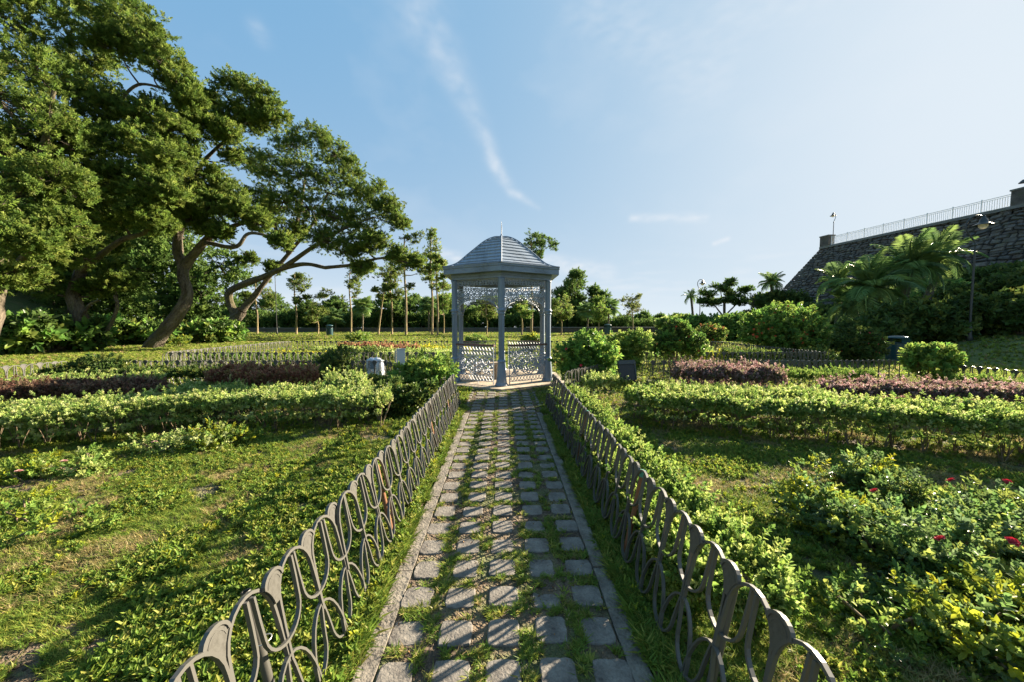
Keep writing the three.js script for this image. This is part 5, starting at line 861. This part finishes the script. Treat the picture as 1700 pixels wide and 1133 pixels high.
// ---------------------------------------------------------------- battered stone wall with railing
{
  const w = thing('stone_wall', 'high battered stone retaining wall with a white railing on the right', 'wall', null, 38, 0, -45.5); w.userData.kind = 'thing';
  const O = V(38, 0, -45.5);
  // face corners: far top, far bottom, near top, near bottom
  const A = V(39,10.47,-45.5).sub(O), topY = A.y, B = V(31.2, 0.2, -48).sub(O), C = V(41.9, topY, -8).sub(O), Dn = V(37.4, 0.2, -8).sub(O);
  const back = V(9, 0, 3);
  const quad = (a, b, c, d) => [a.x, a.y, a.z, b.x, b.y, b.z, c.x, c.y, c.z, a.x, a.y, a.z, c.x, c.y, c.z, d.x, d.y, d.z];
  const At = A.clone().add(V(14, 0, -6)), Bt = B.clone().add(V(22, 0, -9)), Ct = C.clone().add(V(14, 0, 0)), Dt = Dn.clone().add(V(20, 0, 0));
  for (const p of [A, B, C, Dn]) p.add(V(0.8, 0, 0));
  part('core', geom([...quad(B, Dn, C, A), ...quad(Bt, B, A, At), ...quad(A, C, Ct, At), ...quad(Dn, Dt, Ct, C), ...quad(Dt, Bt, At, Ct), ...quad(B, Bt, Dt, Dn)]), M.mortar, w);
  for (const p of [A, B, C, Dn]) p.add(V(-0.8, 0, 0));
  const at = (u, v0) => { const v = v0 <= 0.001 || v0 >= 0.999 ? v0 : v0 + 0.016 * noise2(u * 14, v0 * 6) + 0.007 * noise2(u * 60, v0 * 20); return face(u, v); };
  const face = (u, v) => B.clone().lerp(Dn, u).lerp(A.clone().lerp(C, u), v);
  const nrm = V().crossVectors(Dn.clone().sub(B), A.clone().sub(B)).normalize(); if (nrm.x > 0) nrm.negate();
  const r = rng(77), rows = 36, list = [];
  for (let j = 0; j < rows; j++) {
    let u = -0.002 + r() * 0.004; const v0 = j / rows, v1 = (j + 1) / rows;
    while (u < 1) { const du = (0.36 + 0.6 * r()) / 37; list.push([u, Math.min(1, u + du), v0, v1]); u += du; }
  }
  const stone = ([u0, u1, v0, v1]) => {
    const j = () => (r() - 0.5) * 0.2, g = 0.0012, h = 0.05, c = [at(u0 + g + j() * 0.003, v0 + 0.003 + j() * 0.02), at(u1 - g + j() * 0.003, v0 + 0.003 + j() * 0.02), at(u1 - g + j() * 0.003, v1 - 0.003 + j() * 0.02), at(u0 + g + j() * 0.003, v1 - 0.003 + j() * 0.02)];
    const mid = c[0].clone().add(c[1]).add(c[2]).add(c[3]).multiplyScalar(0.25), f = c.map(p => p.clone().lerp(mid, 0.16).addScaledVector(nrm, 0.03 + 0.11 * r())), b = c.map(p => p.clone().addScaledVector(nrm, -0.04)), pos = [];
    pos.push(...quad(f[0], f[1], f[2], f[3])); for (let k = 0; k < 4; k++) { const n = (k + 1) % 4; pos.push(...quad(b[k], b[n], f[n], f[k])); }
    const uv = []; for (let i = 0; i < pos.length; i += 3) uv.push(pos[i + 2], pos[i + 1]); return geom(pos, null, uv);
  };
  // the stones that show: upper courses nearest the camera first
  const seen = list.map(s => [s, (s[2] > 0.62 ? 2 : 0) + (s[0] < 0.62 ? 1 : 0) + s[2] * 0.5 + s[0] * 0.6]).sort((a, b) => b[1] - a[1]);
  const rest = [[], [], [], []];
  seen.forEach(([s], i) => { const k = (r() * 4) | 0; if (i < 290) part('wall_stone', stone(s), M['rock' + k], w); else rest[k].push(stone(s)); });
  rest.forEach((g, k) => stuff(part('wall_stones', merge(g), M['rock' + k], w)));
  // end face stones
  const eg = []; for (let j = 0; j < rows; j++) { const v0 = j / rows + 0.002, v1 = (j + 1) / rows - 0.002; let t = 0; while (t < 1) { const dt = 0.03 + 0.03 * r(), q = (a, v) => B.clone().lerp(A, v).lerp(Bt.clone().lerp(At, v), a); const n2 = V(-0.5, 0.45, -0.75).multiplyScalar(0.08); const f = [q(t + 0.002, v0), q(t + dt - 0.002, v0), q(t + dt - 0.002, v1), q(t + 0.002, v1)].map(p => p.addScaledVector(n2, 0.5 + r() * 0.5)); eg.push(geom(quad(f[0], f[1], f[2], f[3]))); t += dt; } }
  stuff(part('wall_stones', merge(eg), M.rock0, w));
  // coping, piers, railing
  const dir = C.clone().sub(A).normalize(), ang = Math.atan2(-dir.z, dir.x), L = C.distanceTo(A), along = (d, y) => A.clone().addScaledVector(dir, d).add(V(0, y, 0));
  for (let d = 0; d < L; d += 1.8) { const p = along(d + 0.9, 0.09); part('coping_slab', box(1.79, 0.24, 1.7), M.coping, w, p.x + 0.6, p.y - 0.02, p.z, ang); }
  const pierAt = [0.45, 16.9, 33.5];
  for (const d of pierAt) { const p = along(d, 0.19); const o = part('pier', box(1.15, 1.2, 0.8, 0, 0.6, 0), M.rock0, w, p.x + 0.35, p.y, p.z, ang); part('pier_cap', box(1.27, 0.12, 0.92, 0, 1.263, 0), M.coping, o); }
  const bay = (len) => { const g = [box(len, 0.05, 0.05, len / 2, 1.05, 0), box(len, 0.035, 0.035, len / 2, 0.93, 0), box(len, 0.04, 0.04, len / 2, 0.12, 0)]; const n = Math.round(len / 0.15); for (let i = 1; i < n; i++) g.push(box(0.028, 0.79, 0.028, i / n * len, 0.53, 0)); return merge(g); };
  for (let b = 0; b < 2; b++) { const d0 = pierAt[b] + 0.6, d1 = pierAt[b + 1] - 0.6, n = 8, len = (d1 - d0) / n, bg = bay(len - 0.07); for (let i = 0; i < n; i++) { const p = along(d0 + i * len + 0.035, 0.19), q = along(d0 + i * len, 0.19); part('railing_bay', bg, M.railWhite, w, p.x + 0.3, p.y, p.z, ang); part('railing_post', box(0.07, 1.16, 0.07, 0, 0.58, 0), M.railWhite, w, q.x + 0.3, q.y, q.z, ang); } }
}

// ---------------------------------------------------------------- lamps, bins, signs
function crookLamp(label, x, y, z, h, turn, s = 1) {
  const o = thing('street_lamp', label, 'lamp', 'crook necked lamps', x, y, z, turn);
  part('base', lathe([[0.001, 0], [0.11, 0], [0.11, 0.25], [0.085, 0.3], [0.07, 0.7], [0.05, 0.75], [0.045, 0.8]], 12), M.lamp, o);
  const y0 = h - 1.25; part('pole', cyl(0.045, 0.034, y0 - 0.75, 10, 0, 0.75, 0), M.lamp, o);
  part('collar', lathe([[0.034, y0 - 0.06], [0.055, y0 - 0.04], [0.06, y0], [0.05, y0 + 0.04], [0.034, y0 + 0.06]], 10), M.lamp, o);
  part('crook', tube([V(0, y0, 0), V(-0.03, y0 + 0.15, 0), V(-0.18, y0 + 0.42, 0), V(-0.3, y0 + 0.72, 0), V(-0.26, y0 + 1.02, 0), V(-0.06, y0 + 1.22, 0), V(0.14, y0 + 1.2, 0), V(0.2, y0 + 1.1, 0)], f => lerp(0.034, 0.026, f), 8, 30), M.lamp, o);
  const hd = part('lamp_shade', lathe([[0.03, 0.32], [0.05, 0.3], [0.05, 0.24], [0.09, 0.2], [0.11, 0.12], [0.13, 0.08], [0.24, 0.02], [0.255, 0], [0.235, 0.005], [0.12, 0.06], [0.03, 0.2]], 18), M.lamp, o, 0.2, y0 + 0.8, 0);
  hd.scale.setScalar(1.25); part('lamp_globe', lathe([[0.001, -0.13], [0.07, -0.115], [0.11, -0.06], [0.12, 0], [0.11, 0.045]], 14), M.lampGlass, hd);
  return o;
}
crookLamp('near crook necked lamp standing dark before the high stone wall', 20.2, groundY(20.2, -15.7) - 0.05, -15.7, 6.1 - groundY(19.9, -15.7), -0.5);
crookLamp('crook necked lamp on top of the wall beside the first pier', 41.39,10.89,-46.5, 4.3, Math.PI + 0.3);
crookLamp('distant crook necked lamp rising over the shrubs right of centre', 19.68,1.18,-37, 4.6, 0);
crookLamp('thin lamp pole below the spreading crown on the far left lawn', -28,0,-47, 8.2, 0.5);
{ const o = thing('street_lamp', 'lamp head above the wall at the right edge of the picture', 'lamp', 'crook necked lamps', 42.47,11.55,-30); part('pole', cyl(0.05, 0.04, 1.9, 8, 0, -0.6, 0), M.lamp, o); part('lamp_shade', lathe([[0.03, 1.55], [0.09, 1.5], [0.24, 1.32], [0.26, 1.28]], 14), M.lamp, o, -0.2, 0, 0); }
function bin(label, x, z, s, dx = 0) {
  const o = thing('litter_bin', label, 'bin', 'green litter bins', x, groundY(x, z), z, dx); o.scale.setScalar(s);
  part('body', lathe([[0.001, 0], [0.3, 0], [0.31, 0.03], [0.31, 0.72], [0.3, 0.73]], 24), M.binGreen, o);
  part('band', lathe([[0.3, 0.73], [0.318, 0.735], [0.318, 0.76], [0.3, 0.765]], 24), M.binGreen, o);
  for (const a of [0.3, 0.3 + Math.PI]) part('hood_post', box(0.5, 0.2, 0.02, 0, 0.86, 0), M.binGreen, o, Math.sin(a) * 0.26, 0, Math.cos(a) * 0.26, a);
  part('lid', lathe([[0.32, 0.955], [0.335, 0.965], [0.335, 0.99], [0.31, 1.02], [0.2, 1.06], [0.001, 1.08]], 24), M.binGreen, o);
  part('liner', lathe([[0.001, 0.5], [0.27, 0.5], [0.285, 0.77]], 20), M.black, o);
}
bin('blue green litter bin with domed lid below the palms', 15.59,-14.39, 1.0);
bin('far green litter bin on the lawn below the spreading tree', -19.71, -43, 1.15);
bin('far dark bin beyond the red flowered shrub', 11.84, -42, 1.2);
{
  const o = thing('sign_board', 'black sign board on a dark post behind the short pale hedge', 'sign', null, 2.5, 0, -7.05, 0.25);
  part('post', box(0.055, 0.82, 0.055, 0, 0.4, 0), M.black, o);
  const b = part('board', box(0.34, 0.3, 0.03), M.black, o, -0.17, 0.62, 0.045); b.rotation.set(-0.25, 0, 0); part('board_frame', merge([box(0.36, 0.075, 0.05, 0, 0.19, 0.005), box(0.025, 0.3, 0.04, 0.17, 0, 0.004)]), M.lamp, b);
  part('footing', cyl(0.09, 0.07, 0.08, 10, 0, 0, 0), M.slab, o);
}
{
  const o = thing('information_panel', 'grey upright panel standing in the bed left of the pavilion', 'sign', null, -2.53, 0, -9.3, 0.25);
  part('panel', box(0.2, 0.52, 0.06, 0, 0.62, 0), M.signGrey, o); part('side_plate', box(0.045, 0.5, 0.1, -0.128, 0.61, -0.03), M.signBeige, o);
  part('post', box(0.05, 0.37, 0.05, 0, 0.17, 0), M.signBeige, o); part('top_cap', box(0.23, 0.02, 0.085, 0, 0.892, 0), M.signGrey, o);
}
{
  const o = thing('plastic_sack', 'silvery plastic sack with dark print standing behind the slanting fence', 'sack', null, -3.18, 0.06, -9.35, 0.2);
  const g = new THREE.SphereGeometry(0.26, 28, 20), a = g.attributes.position; for (let i = 0; i < a.count; i++) { const x = a.getX(i), y = a.getY(i), z = a.getZ(i), n = 1 + 0.13 * noise3(x * 7, y * 7, z * 7), e = 1 / Math.pow(Math.pow(Math.abs(x / 0.26), 4) + Math.pow(Math.abs(y / 0.26), 4) + Math.pow(Math.abs(z / 0.26), 4), 0.25); a.setXYZ(i, x * n * e * 0.8, 0.3 + y * n * e * 1.15, z * n * e * 0.6); } g.computeVertexNormals();
  part('bag', g, M.sack, o);
  const pr = g.clone(), pa = pr.attributes.position, keep = []; for (let i = 0; i < pr.index.count; i += 3) { const k = [0, 1, 2].map(q => pr.index.getX(i + q)), my = (pa.getY(k[0]) + pa.getY(k[1]) + pa.getY(k[2])) / 3, mz = (pa.getZ(k[0]) + pa.getZ(k[1]) + pa.getZ(k[2])) / 3, mx = (pa.getX(k[0]) + pa.getX(k[1]) + pa.getX(k[2])) / 3; if (mz > 0.08 && my > 0.36 && my < 0.55 && mx < 0.02 && mx > -0.12) keep.push(...k); }
  pr.setIndex(keep); pr.scale(1.012, 1, 1.03); part('print_patch', pr, M.sackPrint, o);
}

renderer.render(scene, camera);
